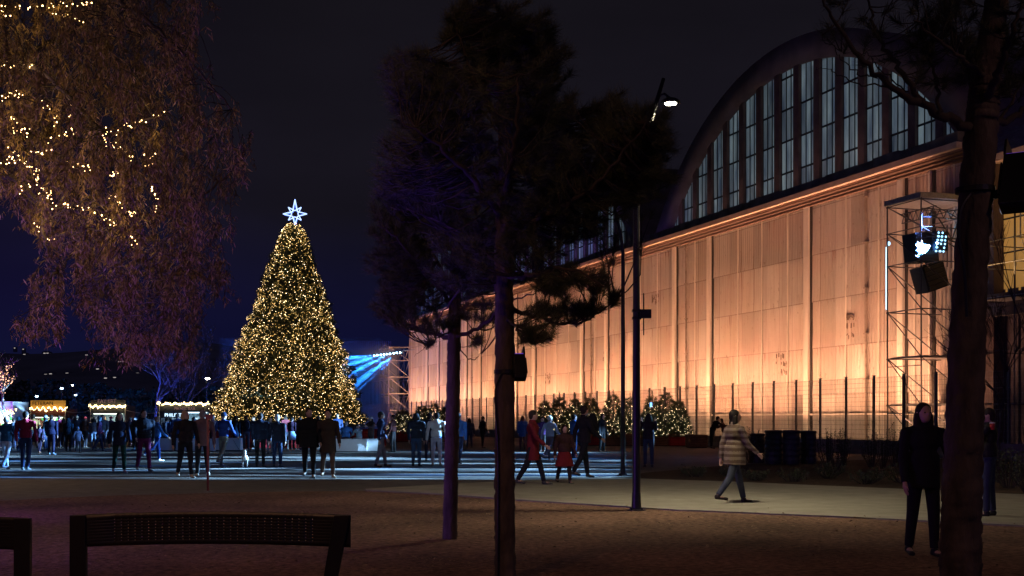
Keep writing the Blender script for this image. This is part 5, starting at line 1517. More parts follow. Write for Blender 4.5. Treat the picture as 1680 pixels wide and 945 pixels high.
def flood(loc, target, strap_c, strap_r, label, size=.2, body=None):
    root = empty('floodlight', loc); tag(root, label, 'floodlight', 'floodlights strapped to the pines')
    dirv = (Vector(target)-Vector(loc)).normalized()
    q = dirv.to_track_quat('-Z', 'Y').to_matrix()
    mb = MB(); ax, ay, az = q.col[0], q.col[1], q.col[2]
    obox((0,0,0), ax, ay, az, size*.42, size*.34, size*.95, mb); b = mb.build('housing', M['black'], root, bevel=.008)
    mb = MB()
    for sx in (-1, 1): obox(ax*sx*size*.45, ax, ay, az, .006, size*.36, size*.6, mb)
    sc = Vector(strap_c)-Vector(loc)
    mb.beam(Vector((0,0,-size*.3)), Vector((sc.x, sc.y, -size*.35)), .04, .06); mb.build('bracket', M['black'], root)
    mb = MB(); c = sc; zz = sc.z
    mb.lathe([(strap_r,zz-.02),(strap_r+.008,zz-.018),(strap_r+.008,zz+.018),(strap_r,zz+.02)], (sc.x, sc.y, 0), 20); mb.build('strap', M['black'], root)
    mb = MB()
    for sx in (-1, 1):
        obox(-az*size*1.2+ax*sx*size*.38, ax, ay, az, .008, size*.38, size*.3, mb)
    mb.build('barn_door', M['black'], root)
    mb = MB(); obox(-az*size*.965, ax, ay, az, size*.36, size*.28, .004, mb); mb.build('lens', mat('violet_lens', (.2,.1,.6), .3, emit=(.22,.08,1), estr=.6), root)
    return root
fa = A(852, 603, -.05)
flood(fa, fa+Vector((-.10,.6,1.2)), A(829, 610), .098, 'black floodlight strapped halfway up the middle pine trunk', .13)
fc = Cp(1668, 300, -.1)
flood(fc, fc+Vector((.35,.5,1.3)), Cp(1600, 312), .128, 'large black floodlight clamped to the thick right pine', .22)
mb = MB(); mb.tube(limb_pts([Cp(1592,318,-.14), Cp(1576,345,-.15), Cp(1573,390,-.15), Cp(1582,440,-.15), Cp(1586,520,-.14)], 6, 0), [.011]*25, 6)
tag(mb.build('cable', M['black']), 'looping black cable on the thick right pine', 'cable')
mb = MB(); mb.tube(limb_pts([A(823,612,-.1), A(813,640,-.1), A(814,680,-.1), A(818,760,-.1), A(817,957,-.1)], 6, 0), [.009]*25, 6)
tag(mb.build('cable', M['black']), 'black cable running down the middle pine trunk', 'cable')
# blue duct beyond the trunk
c = at(1662, 338, 48.0); root = empty('follow_spot', c); tag(root, 'bright blue cylindrical spotlight barrel right of the thick pine', 'spotlight')
m_blue = mat('blue_barrel', (.01,.11,.36), .45, emit=(.0,.08,.40), estr=.12)
mb = MB(); mb.frust((-.42,0,-.14),(.9,0,.16),.17,.20,16); b = mb.build('barrel', m_blue, root, smooth=False)
mb = MB(); mb.frust((-.46,0,-.149),(-.40,0,-.137),.19,.19,16); mb.build('rim', M['steel'], root)
mb = MB(); mb.bar((.3,0,-.05),(.3,0,-1.3),.03); mb.build('stand', M['steel'], root)

# ------------------------------------------------------------------ purple / violet floods in the gravel on the left and dim warm lamp behind the camera
VI = (.30,.10,1.0)
spot('violet_flood', (-9.5, 10.5, .35), Vector((-4.0, 15, 2.0)), 1300, (.34,.12,1.0), 80, .8, .15)
spot('warm_flood', (-8.4, 8.0, 1.2), Vector((-6.2, 14.5, 5.2)), 330, (1.0,.62,.34), 62, .9, .3)
spot('violet_flood', (-5.6, 16.2, .4), Vector((-.3, 12.5, 2.2)), 85, (.24,.08,1.0), 46, .8, .1)
spot('violet_flood', (-2.2, 9.8, .5), Vector((-.9, 12.8, 5.4)), 280, (.18,.07,1.0), 72, .8, .1)
spot('violet_flood', (-9.6, 16.5, 1.6), Vector((-7.4, 20, 0)), 260, (.34,.06,.9), 120, 1, .3)
spot('violet_flood', (2.35, 8.6, .25), Vector((3.2, 8.5, 2.6)), 7, (.30,.10,1.0), 50, .8, .05)
def lamp_behind(loc, label, power, col, tgt):
    r_, hh = street_lamp(loc, label, (.9,.2), 5.6, 7.1, True, head=(1,.1))
    spot('street_lamp_light', hh+Vector((0,0,-.06)), tgt, power, col, 100, .9, .15)
lamp_behind((-4.2,3,0), 'street lamp standing beside the camera on the left, out of frame', 560, (1.0,.44,.22), Vector((-3,11,0)))
lamp_behind((5.5,4,0), 'street lamp standing beside the camera on the right, out of frame', 160, (1.0,.46,.24), Vector((3.5,12,0)))
lamp_behind((-17.5,28,0), 'street lamp beyond the left edge of the photo beside the plaza', 900, (1.0,.66,.42), Vector((-9,25,0)))
lamp_behind((16,27,0), 'street lamp beyond the right edge of the photo by the planting bed', 520, (1.0,.72,.42), Vector((6,24,0)))
# ------------------------------------------------------------------ people
def remesh(mb, voxel, smooth_n, name, m, parent, mfun=None, mats=None):
    me = bpy.data.meshes.new('tmp'); me.from_pydata(mb.v, [], mb.f); me.update()
    t = bpy.data.objects.new('tmp', me); COL.objects.link(t)
    r = t.modifiers.new('r', 'REMESH'); r.mode = 'VOXEL'; r.voxel_size = voxel; r.use_smooth_shade = True
    s = t.modifiers.new('s', 'SMOOTH'); s.factor = .5; s.iterations = smooth_n
    dg = bpy.context.evaluated_depsgraph_get(); me2 = bpy.data.meshes.new_from_object(t.evaluated_get(dg))
    bpy.data.objects.remove(t); bpy.data.meshes.remove(me)
    me2.name = name; me2.materials.clear()
    for x in (mats or [m]): me2.materials.append(x)
    if mfun:
        n = len(me2.polygons); cen = np.empty(n*3); me2.polygons.foreach_get('center', cen); cen = cen.reshape(-1,3)
        me2.polygons.foreach_set('material_index', mfun(cen).astype(np.int32))
    o = bpy.data.objects.new(name, me2); COL.objects.link(o); o.parent = parent
    return o
def person(px, feet, label, head_y=None, H=None, face=0, pose='stand', top=(.03,.03,.04), bottom=(.03,.035,.05), shoe=(.05,.05,.05), hair=(.03,.02,.015), hairlen=0,
           coat=0.0, width=1.0, hat=None, seed=0, lean=0, near=False, female=False, group=None, z0=0.0, Y=None, kw=None, stripes=None, bareleg=False, skirt=None, armL=None, armR=None, legs=None, headturn=0, shoulderbag=False):
    Y = Y or gy(feet)
    if H is None: H = (feet-head_y)*Y/F*1.0
    H = max(1.0, min(1.95, H))
    rnd = random.Random(seed*7+int(px))
    root = empty('person', (((px-CX)/F*Y), Y, z0), -R(face)); tag(root, label, 'person', group)
    face = face + rnd.uniform(-9, 9); headturn = headturn or rnd.uniform(-30, 30)
    # joint angles (degrees): hip swing, knee bend ; arm swing, abduction, elbow bend
    st = {'stand': ((3,4),(-2,3),(4,5,22),(-4,4,14)), 'walk': ((24,8),(-20,22),(-22,8,18),(24,8,26)), 'walk2': ((14,5),(-15,14),(14,8,20),(-16,8,14)),
          'phone': ((3,4),(-3,4),(62,6,92),(60,6,95)), 'sit': ((86,88),(84,86),(30,8,40),(34,8,46)), 'raise': ((3,4),(-2,3),(35,12,95),(60,30,110)),
          'kneel': ((75,120),(10,70),(40,8,40),(40,8,50)), 'pockets': ((5,5),(-4,4),(-8,16,52),(-8,16,52)), 'hug': ((4,4),(-4,4),(50,5,50),(56,5,40)), 'link': ((16,7),(-14,14),(10,14,70),(-10,8,16))}[pose]
    lg = legs or st[:2]; ar = (armL or st[2], armR or st[3])
    sh = .118 if female else .128; hipw = .052
    tp = R(lean); h = H
    def rot(v, a):   # pitch forwards about the hip (y forward)
        return Vector((v.x, v.y*math.cos(a)+v.z*math.sin(a), -v.y*math.sin(a)+v.z*math.cos(a)))
    hip = Vector((0,0,0))
    def up(x, y, z): return rot(Vector((x*h, y*h, z*h)), tp)
    J = {}
    J['neck'] = up(0,-.005,.305); J['chest'] = up(0,.0,.22); J['belly'] = up(0,.004,.09)
    J['head'] = J['neck'] + rot(Vector((0,.012*h,.085*h)), tp*.5)
    for i, s in enumerate((-1, 1)):
        a, kb = lg[i]; a, kb = R(a), R(kb)
        hp = Vector((s*hipw*h, 0, -.005*h)); kn = hp + Vector((s*.006*h, math.sin(a)*.235*h, -math.cos(a)*.235*h))
        b = a - kb; an = kn + Vector((s*.004*h, math.sin(b)*.235*h, -math.cos(b)*.235*h))
        J['hip%d'%i], J['knee%d'%i], J['ank%d'%i] = hp, kn, an
        if pose == 'sit' or abs(lg[i][0]) < 40: J['toe%d'%i] = an + Vector((s*.015*h, .085*h, -.028*h))
        else: J['toe%d'%i] = an + Vector((s*.01*h, .05*h, -.05*h))
        sw, ab, eb = ar[i]; sw, ab, eb = R(sw), R(ab), R(eb)
        so = up(s*sh, 0, .266)
        d = Vector((s*math.sin(ab), math.sin(sw)*math.cos(ab), -math.cos(sw)*math.cos(ab))); el = so + d*.172*h
        f = Vector((s*math.sin(ab)*.3 - s*.12*(eb > .8), math.sin(sw+eb), -math.cos(sw+eb))); f.normalize(); wr = el + f*.148*h
        J['sho%d'%i], J['elb%d'%i], J['wri%d'%i], J['fd%d'%i] = so, el, wr, f
    low = min(J['ank0'].z, J['ank1'].z) - .040*h
    dz = -low
    for k in J:
        if not k.startswith('fd'): J[k] = J[k] + Vector((0,0,dz))
    Z = dz
    vox = .010 if near else max(.013, Y*.00034)
    ht = R(headturn)
    def hv(x, y, z):
        v = Vector((x*math.cos(ht)-y*math.sin(ht), x*math.sin(ht)+y*math.cos(ht), z)); return J['head'] + rot(v*h, tp*.5)
    # body: one continuous surface
    b = MB()
    b.ell(J['head'], .044*h, .053*h, .062*h, 16, 12); b.ell(hv(0,.020,-.028), .032*h, .034*h, .034*h)
    b.ell(hv(0,.054,-.006), .0075*h, .012*h, .014*h, 8, 6); b.ell(hv(0,.049,-.030), .014*h, .008*h, .006*h, 8, 6)      # nose, lips
    for s in (-1, 1): b.ell(hv(s*.045,-.002,-.004), .006*h, .013*h, .018*h, 8, 6); b.ell(hv(s*.018,.045,.014), .014*h, .006*h, .006*h, 8, 6)
    b.frust(J['neck']-Vector((0,0,.03*h)), hv(0,-.008,-.03), .031*h, .029*h, 10)
    b.ell((J['chest']+J['neck'])/2-Vector((0,0,.012*h)), sh*.74*h, .045*h, .045*h); b.ell(J['chest'], .088*h, .056*h, .085*h); b.ell(J['belly'], .078*h, .05*h, .10*h); b.ell(Vector((0,0,Z)), .085*h, .058*h, .06*h)
    for i, s in enumerate((-1, 1)):
        b.frust(J['hip%d'%i], J['knee%d'%i], .046*h, .031*h, 10); b.ell(J['knee%d'%i], .031*h, .031*h, .031*h, 8, 6); b.frust(J['knee%d'%i], J['ank%d'%i], .030*h, .018*h, 10)
        b.ell(J['ank%d'%i], .02*h, .02*h, .02*h, 8, 6); b.frust(J['ank%d'%i]-Vector((0,0,.01*h)), J['toe%d'%i], .022*h, .016*h, 8)
        b.ell(J['sho%d'%i], .026*h, .027*h, .026*h, 8, 6); b.frust(J['sho%d'%i], J['elb%d'%i], .025*h, .021*h, 8); b.ell(J['elb%d'%i], .021*h, .021*h, .021*h, 8, 6); b.frust(J['elb%d'%i], J['wri%d'%i], .020*h, .0145*h, 8)
        # hand: palm and five curled fingers
        f = J['fd%d'%i]; w = J['wri%d'%i]; side = Vector((0,1,0)) if abs(f.y) < .7 else Vector((0,0,1)); side = (side - f*side.dot(f)).normalized(); nrm = f.cross(side)*(-s)
        pc = w + f*.030*h; b.frust(w, pc, .014*h, .019*h, 8); b.frust(pc-f*.01*h, pc+f*.022*h, .020*h, .020*h, 8, True, .55, .55, ref=side)
        fr_ = max(.0052*h, vox*.62)
        for q in range(4):
            base_ = pc + f*.018*h + side*((q-1.5)*.0105*h); L_ = (.030,.036,.034,.026)[q]*h
            m1 = base_ + f*L_*.55 + nrm*L_*.12; m2 = m1 + f*L_*.38 + nrm*L_*.38
            b.frust(base_, m1, fr_, fr_*.95, 6); b.frust(m1, m2, fr_*.95, fr_*.8, 6)
        tb = pc + side*.018*h - f*.004*h; t1 = tb + side*.014*h + f*.016*h; b.frust(tb, t1, fr_*1.15, fr_, 6); b.frust(t1, t1+f*.018*h+nrm*.006*h, fr_, fr_*.8, 6)
    body = remesh(b, vox, 2 if near else 1, 'body', M['skin'], root)
    if near:
        for s in (-1, 1):
            e = MB(); e.ell(hv(s*.018,.050,.004), .006*h, .004*h, .005*h, 8, 6); e.build('eye', M['black'], root, smooth=True)
    # trousers or legs
    t = MB()
    if not bareleg:
        g = .008*h + .004
        t.ell(Vector((0,0,Z)), .092*h*width, .066*h, .065*h); t.ell(Vector((0,0,Z+.05*h)), .088*h*width, .062*h, .05*h)
        for i in (0, 1):
            t.frust(J['hip%d'%i], J['knee%d'%i], .052*h, .038*h, 12); t.ell(J['knee%d'%i], .039*h, .039*h, .039*h, 10, 8)
            t.frust(J['knee%d'%i], J['ank%d'%i]+(J['knee%d'%i]-J['ank%d'%i])*.06, .038*h, .029*h, 12)
        remesh(t, max(vox, .012), 3, 'trousers', cloth(bottom), root)
    for i in (0, 1):
        s_ = MB(); an, to = J['ank%d'%i], J['toe%d'%i]; dd = to-an
        s_.ell(an-Vector((0,0,.006*h)), .026*h, .032*h, .027*h, 10, 8); s_.frust(an-Vector((0,0,.022*h))-dd*.25, to-Vector((0,0,-.002*h)), .023*h, .021*h, 10, True, .75, .7, ref=(1,0,0))
        s_.ell(to, .022*h, .028*h, .016*h, 10, 8)
        remesh(s_, max(vox*.8, .009), 2, 'shoe', cloth(shoe, .6), root)
    # jacket
    j = MB(); W_ = width
    j.ell((J['chest']*.4+J['neck']*.6)-Vector((0,0,.020*h)), sh*.90*h*W_, .060*h, .056*h, 14, 10); j.ell(J['chest'], .108*h*W_, .078*h, .10*h, 14, 10); j.ell(J['belly'], .103*h*W_, .076*h, .11*h, 14, 10)
    j.frust(J['neck']-Vector((0,0,.02*h)), J['neck']+Vector((0,0,.028*h)), .046*h, .042*h, 12)
    hem = Vector((0,0,Z+.02*h - coat*h)); r1 = (.100+.06*coat)*h*W_
    if pose == 'sit' and coat > .05: hem = Vector((0,.02*h,Z-.02*h))
    j.frust(J['belly'], hem, .100*h*W_, r1, 16, True, .76, .76, ref=(1,0,0))
    for i in (0, 1):
        so, el, wr = J['sho%d'%i], J['elb%d'%i], J['wri%d'%i]
        j.ell(so, .035*h*W_, .037*h, .035*h, 10, 8); j.frust(so, el, .035*h*W_, .030*h, 10); j.frust(J['neck']-Vector((0,0,.008*h)), so+Vector((0,0,.004*h)), .034*h, .028*h, 10); j.ell(el, .032*h, .032*h, .032*h, 10, 8); j.frust(el, wr-(wr-el)*.02, .031*h, .024*h, 10)
    # wrinkles
    mfun = None; mats_ = None
    if stripes:
        mats_ = [cloth(top), cloth(stripes)]
        mfun = lambda c: ((np.floor(c[:,2]/(.052)).astype(int)) % 2)
    jo = remesh(j, max(vox, .012), 3, 'jacket', cloth(top), root, mfun, mats_)
    if skirt:
        k_ = MB(); k_.frust(Vector((0,0,Z+.04*h)), Vector((0,0,Z-.22*h)), .095*h, .165*h, 18, True, .8, .8, ref=(1,0,0)); remesh(k_, max(vox,.012), 2, 'skirt', cloth(skirt), root)
    # hair / hat
    hm = MB()
    if hat: hm.ell(hv(0,-.006,.020), .052*h, .060*h, .054*h, 14, 10); hm.frust(hv(0,-.004,.0), hv(0,-.004,.025), .054*h, .054*h, 14, True, 1.14, 1.14, ref=(1,0,0)); remesh(hm, max(vox*.9,.010), 2, 'hat', cloth(hat), root); hm = MB()
    if not hat or hairlen:
        hm.ell(hv(0,-.010,.012), .050*h, .056*h, .058*h, 14, 10)
        hm.ell(hv(0,-.026,-.012), .043*h, .036*h, .045*h, 12, 8)
        if hairlen:
            for s in (-1, 0, 1):
                hm.frust(hv(s*.034,-.008-.016*(s == 0),-.005), hv(s*.046,-.010-.03*(s == 0),-.035-hairlen), .028*h, .026*h, 10)
        # shave the face side clear by shifting forwards verts back
        o = remesh(hm, max(vox*.9, .010), 2, 'hair', cloth(hair, .7), root)
    return root
def hand_pos(root, i): pass
bk, nv, dk = (.014,.014,.018), (.02,.035,.09), (.03,.028,.032)
P_ = person
# foreground pair
P_(1515, 913, 'woman in a long black coat with long hair standing beside the thick pine', head_y=653, face=176, pose='walk2', legs=((5,4),(-7,6)), top=(.010,.010,.014), bottom=(.010,.010,.013), shoe=bk, hair=(.02,.012,.01), hairlen=.10, coat=.10, female=True, near=True, seed=1, armL=(10,14,22), armR=(2,6,16), headturn=4)
P_(1622, 848, 'person behind the thick pine raising a phone with one arm, red item in hand', head_y=664, face=-60, pose='raise', top=(.02,.018,.02), bottom=(.035,.045,.08), shoe=bk, near=True, seed=2, armL=(38,10,100), armR=(112,12,40), headturn=10)
# striped walker and companions right
P_(1205, 826, 'woman in a striped brown and cream poncho walking on the path', head_y=664, face=72, pose='walk', top=(.11,.07,.05), stripes=(.22,.17,.13), bottom=(.05,.06,.09), shoe=(.03,.02,.02), coat=.12, width=1.3, female=True, near=True, hairlen=.05, hair=(.012,.008,.006), seed=3, legs=((20,6),(-20,18)))
P_(1168, 736, 'dark stooping person at the left of the leaning couple by the fence', head_y=668, face=70, pose='hug', lean=32, top=(.03,.02,.02), bottom=(.02,.02,.03), seed=4, H=1.8)
P_(1189, 736, 'smaller person leaning in against the stooping one by the fence', head_y=670, face=-75, pose='hug', lean=16, top=(.10,.05,.04), bottom=(.05,.04,.05), seed=5, H=1.62, female=True, hairlen=.03)
P_(1064, 767, 'woman holding up a lit phone to take a photo right of the lamp pole', head_y=662, face=5, pose='phone', top=(.03,.02,.025), bottom=(.035,.045,.08), coat=.03, seed=6, female=True, hairlen=.06, H=1.74)
# group between the pine and the lamp pole
P_(857, 738, 'woman in a knee length blue coat right of the middle pine, back row', head_y=668, face=10, pose='stand', top=(.05,.13,.42), bottom=(.10,.06,.10), hair=(.10,.05,.03), hairlen=.07, coat=.16, female=True, seed=7, H=1.72)
P_(874, 796, 'person in a long dark red coat in front of the blue coated woman', head_y=668, face=100, pose='walk', legs=((20,6),(-17,14)), top=(.15,.012,.018), bottom=bk, coat=.20, seed=8, H=1.80)
P_(902, 757, 'person in a pale blue grey jacket stepping left of the red skirt', head_y=667, face=40, pose='walk', top=(.42,.50,.60), bottom=(.14,.12,.15), shoe=(.6,.6,.62), hat=(.45,.48,.52), seed=9, H=1.68, legs=((10,5),(-22,30)))
P_(926, 794, 'short person with an ochre hem and dark red skirt walking in the group', head_y=690, face=160, pose='walk2', top=(.05,.02,.02), skirt=(.17,.012,.016), bottom=(.03,.02,.02), seed=10, H=1.42, female=True, hairlen=.04, width=1.1)
P_(958, 784, 'very tall dark clad walker with a backpack, right side of the group', head_y=650, face=70, pose='walk', legs=((12,4),(-16,16)), top=(.016,.013,.018), bottom=bk, coat=.06, width=1.15, seed=11, H=1.93)
P_(942, 752, 'person in a blue jacket just behind the very tall dark walker', head_y=668, face=60, pose='stand', top=(.05,.12,.30), bottom=(.03,.03,.06), seed=12, H=1.74)
# pair and singles, centre
P_(752, 763, 'person in bright blue half hidden by the slim pine trunk', head_y=668, face=15, pose='walk2', top=(.10,.28,.65), bottom=(.03,.04,.09), seed=13, H=1.78, shoe=bk)
P_(716, 765, 'man from behind in a white jacket and pale jeans', head_y=669, face=-8, pose='walk2', legs=((10,6),(-8,10)), top=(.68,.68,.66), bottom=(.50,.54,.62), shoe=(.25,.18,.14), seed=14, H=1.78, armL=(-5,12,20), armR=(12,16,35))
P_(704, 757, 'dark companion mostly hidden by the man in the white jacket', head_y=668, face=5, pose='stand', top=(.03,.03,.05), bottom=(.03,.03,.05), seed=15, H=1.76)
P_(683, 765, 'person from behind in a black leather jacket and blue jeans', head_y=670, face=5, pose='stand', legs=((4,3),(-3,4)), top=(.028,.036,.055), bottom=(.05,.09,.16), shoe=bk, coat=.03, hairlen=.03, seed=16, H=1.76)
P_(625, 766, 'young man in a navy hoodie turned to the right, hand at his side', head_y=666, face=75, pose='walk2', legs=((14,6),(-9,6)), top=(.018,.022,.06), bottom=(.16,.14,.16), shoe=bk, seed=17, H=1.82)
# big pair centre left
P_(507, 784, 'broad person in a big black coat in front of the giant tree', head_y=662, face=172, pose='walk2', top=(.008,.008,.010), bottom=(.008,.008,.010), shoe=(.05,.045,.04), coat=.10, width=1.32, seed=18, H=1.86)
P_(538, 784, 'person in a long dark brown coat beside the broad black one', head_y=665, face=165, pose='walk2', top=(.045,.03,.02), bottom=(.10,.06,.04), shoe=(.3,.22,.14), coat=.17, width=1.1, seed=19, H=1.82, female=True)
# couple from behind before the tree
P_(427, 766, 'person from behind in a dark navy coat, left of the white haired one', head_y=681, face=0, pose='stand', top=(.02,.03,.06), bottom=bk, coat=.04, width=1.15, seed=20, H=1.76)
P_(455, 766, 'white haired person from behind in a dark navy coat', head_y=681, face=0, pose='stand', top=(.025,.03,.055), bottom=(.02,.04,.10), hair=(.62,.58,.55), coat=.05, seed=21, H=1.70)
P_(443, 745, 'blond person mostly hidden between the two navy coats', head_y=682, face=10, pose='stand', top=(.12,.12,.14), bottom=(.4,.4,.42), hair=(.5,.38,.26), seed=22, H=1.62)
P_(479, 738, 'person in a dark jacket and white skirt behind the navy coats', head_y=681, face=20, pose='stand', top=(.06,.02,.03), skirt=(.55,.60,.70), bottom=(.03,.03,.03), seed=23, H=1.66, female=True)
P_(404, 741, 'person from behind wearing a black backpack with a pale strap', head_y=681, face=0, pose='stand', top=(.02,.02,.03), bottom=(.10,.09,.12), seed=24, H=1.74)
P_(387, 738, 'slim person in black between the blue jacket and the backpack wearer', head_y=680, face=20, pose='stand', top=(.012,.012,.016), bottom=(.012,.012,.016), seed=25, H=1.74)
P_(367, 765, 'man in a bright navy blue jacket and khaki trousers holding the dog leash', head_y=677, face=25, pose='walk', legs=((3,4),(-22,20)), top=(.03,.07,.28), bottom=(.22,.22,.17), shoe=(.10,.09,.09), seed=26, H=1.78, hat=(.03,.05,.12))
# blurred pair at the red post
P_(332, 783, 'person in a mauve grey coat right behind the thin reddish post', head_y=671, face=-20, pose='walk2', top=(.17,.10,.115), bottom=bk, shoe=(.55,.5,.42), coat=.08, seed=27, H=1.82, hair=(.25,.22,.25))
P_(304, 784, 'blond haired person in black left of the mauve grey coat', head_y=673, face=150, pose='walk2', top=(.02,.014,.018), bottom=(.012,.010,.014), shoe=(.3,.25,.2), hair=(.40,.26,.16), hairlen=.03, seed=28, H=1.80)
# left trio
P_(258, 757, 'person with a bright blue jacket and blue trousers stepping right', head_y=684, face=60, pose='walk', legs=((10,6),(-26,30)), top=(.06,.18,.45), bottom=(.015,.05,.22), shoe=(.7,.75,.8), seed=29, H=1.66, hair=(.35,.2,.12))
P_(236, 774, 'man in a black puffer jacket and magenta trousers walking right', head_y=671, face=150, pose='walk', legs=((16,5),(-14,18)), top=(.012,.014,.022), bottom=(.13,.014,.09), shoe=(.3,.35,.4), width=1.25, seed=30, H=1.86)
P_(196, 776, 'woman in a dark parka and green trousers walking left of the man in magenta', head_y=678, face=152, pose='walk2', top=(.014,.018,.04), bottom=(.008,.05,.038), shoe=(.75,.78,.8), coat=.08, female=True, hairlen=.04, seed=31, H=1.76)
P_(42, 772, 'man from behind in a crimson red jacket and dark jeans', head_y=679, face=-4, pose='walk2', legs=((8,5),(-8,8)), top=(.26,.015,.06), bottom=(.025,.04,.10), shoe=(.15,.2,.24), seed=32, H=1.80, armL=(10,12,14), armR=(-12,15,22))
P_(10, 771, 'person in a teal jacket and white jeans at the left edge', head_y=686, face=5, pose='walk', top=(.03,.12,.22), bottom=(.62,.68,.76), shoe=(.1,.12,.16), seed=33, H=1.68, hat=(.45,.50,.52))
P_(84, 746, 'person from behind in a wide dark blue coat right of the red jacket', head_y=683, face=0, pose='stand', top=(.015,.018,.06), bottom=(.02,.02,.06), shoe=(.5,.7,.8), coat=.04, width=1.2, seed=34, H=1.75)
P_(65, 744, 'child size person between the red jacket and the wide blue coat', head_y=700, face=0, pose='walk2', top=(.05,.04,.10), bottom=(.03,.02,.05), shoe=(.3,.15,.1), seed=35, H=1.32)
# crowd row at the stalls
crowd = [(104,736,684,'person in brown standing by the post of the first stall',(.14,.06,.03),(.03,.03,.05)),(126,735,683,'man in a dark vest with pale sleeves and a white collar',(.03,.03,.05),(.03,.02,.04)),(140,735,685,'person in a rust coloured jacket with a Santa like hat',(.16,.07,.05),(.02,.02,.03)),
    (154,736,681,'man in a grey jacket and blue jeans queuing at the second stall',(.12,.12,.15),(.12,.17,.28)),(169,736,682,'person facing the camera in grey at the second stall',(.10,.11,.14),(.10,.12,.2)),(182,735,682,'person with a red face scarf queuing at the second stall',(.06,.03,.05),(.16,.16,.2)),
    (214,733,684,'dim person in dark clothes between the second stall and green trousers walker',(.03,.03,.05),(.03,.03,.05)),(22,738,687,'dim person in grey behind the teal jacket at left',(.10,.12,.16),(.05,.05,.08)),(97,735,684,'person in magenta standing beside the wide dark blue coat',(.30,.03,.12),(.03,.03,.06)),
    (282,737,685,'dim person in blue at the third stall counter',(.03,.06,.16),(.03,.04,.08)),(273,736,686,'second dim person at the left end of the third stall',(.04,.05,.09),(.03,.03,.06)),(118,733,686,'slim person in a dark jacket left of the vest man',(.03,.03,.06),(.04,.04,.07)),(230,733,687,'dim figure behind the man in magenta trousers',(.04,.04,.07),(.03,.03,.05))]
for i, (px, ft, hy, lab, t_, b_) in enumerate(crowd):
    P_(px, ft, lab, head_y=hy, face=(10, -5, 20, 0, 178, 150, 30, 10, 5, 0, 15, 60, 20)[i], pose=('stand','stand','pockets','stand','stand','pockets','stand','stand','stand','stand','stand','stand','walk2')[i], top=t_, bottom=b_, seed=50+i, H=1.60+.03*(i*5 % 7), female=i % 3 == 0, hairlen=.04*(i % 3 == 0),
       hat=((.4,.03,.03) if i == 2 else ((.30,.02,.04) if i == 5 else None)), group='people queuing at the stalls')
more = [(112,741,'person in a long black coat between first and second stalls',bk,bk),(163,741,'person in a maroon jacket in front of the queue at the second stall',(.12,.02,.04),nv),(128,743,'child in a pale hat in front of the vest man',(.10,.10,.14),dk),
    (222,739,'person in a dark green jacket left of the man in magenta trousers',(.03,.06,.05),dk),(247,738,'person in grey behind the man in magenta trousers',(.09,.09,.11),nv),(291,740,'person in a navy coat left of the blond haired one',nv,dk),
    (318,739,'person in brown between the blond haired one and the mauve coat',(.10,.06,.04),dk),(349,740,'slim person in rust red right of the thin post',(.16,.04,.03),dk),(378,736,'small person in blue by the dog owner',(.05,.10,.22),dk),
    (416,737,'person in charcoal between backpack wearer and navy coats',dk,dk),(468,737,'person in burgundy right of the white haired one',(.12,.02,.03),dk),(493,738,'person in dark blue left of the broad black coat',nv,nv),
    (522,737,'person glimpsed between the broad black coat and the brown coat',dk,dk),(553,738,'person in dark clothes by the left end of the lit block',nv,dk),(609,741,'person in a dark jacket at the right end of the lit block',(.05,.03,.03),dk),
    (645,742,'person in maroon between the navy hoodie and the leather jacket',(.10,.03,.03),dk),(770,736,'person in grey right of the slim pine trunk',(.07,.07,.09),nv),(792,735,'person in a dark coat left of the middle pine trunk',dk,dk),
    (988,742,'person in dark clothes just right of the tall dark walker',bk,bk),(890,742,'person in purple between red coat and pale jacket',(.08,.03,.12),dk),(75,739,'woman in teal right of the red jacket',(.03,.10,.13),nv),(55,737,'person in ochre behind the red jacket',(.16,.09,.03),dk),(30,740,'person in navy between teal jacket and red jacket',nv,nv)]
for i, (px, ft, lab, t_, b_) in enumerate(more):
    P_(px, ft, lab, face=(i*67) % 360, pose=('stand','walk2','pockets','stand','hug')[i % 5], top=t_, bottom=b_, seed=90+i, H=(1.20 if 'child' in lab else 1.50 if 'small' in lab else 1.62+.03*(i*3 % 8)), female=i % 2 == 0, hairlen=.05*(i % 2 == 0), coat=.05*(i % 3), hat=((.3,.3,.34) if i % 6 == 2 else None), group='people standing further back on the plaza')
P_(567, 0, 'person in a shiny blue coat seated on the white bench block', Y=55.25, z0=.10, H=1.72, face=8, pose='sit', top=(.05,.16,.42), bottom=(.03,.03,.05), hair=(.3,.3,.33), seed=70, lean=12, width=1.2)
P_(590, 0, 'child in pale clothes seated right of the shiny blue coat', Y=55.25, z0=.19, H=1.45, face=-40, pose='sit', top=(.22,.28,.32), bottom=(.3,.32,.34), seed=71, lean=18, hat=(.08,.09,.11))

# ------------------------------------------------------------------ things people carry, dog
def backpack(px, py, Y, label, col, s=1.0, rz=0):
    c = at(px, py, Y); root = empty('backpack', c, rz); tag(root, label, 'backpack', 'backpacks worn')
    mb = MB(); mb.ell((0,0,0), .15*s, .10*s, .22*s, 14, 10); mb.ell((0,-.05*s,-.06*s), .12*s, .08*s, .12*s); remesh(mb, .014, 3, 'pack', cloth(col), root)
    for sx in (-1, 1):
        mb = MB(); mb.tube(limb_pts([(sx*.10*s,.06*s,-.16*s),(sx*.13*s,.14*s,0),(sx*.10*s,.10*s,.17*s),(sx*.06*s,.04*s,.20*s)], 4, 0), [.014]*13, 6); mb.build('strap', cloth((.30,.32,.36)), root)
backpack(404, 698, gy(741)-.22, 'black backpack with pale curved strap worn in front of the giant tree', (.015,.015,.02))
backpack(972, 695, gy(784)-.05, 'bulky dark backpack on the very tall walker', (.012,.012,.016), 1.25, R(60))
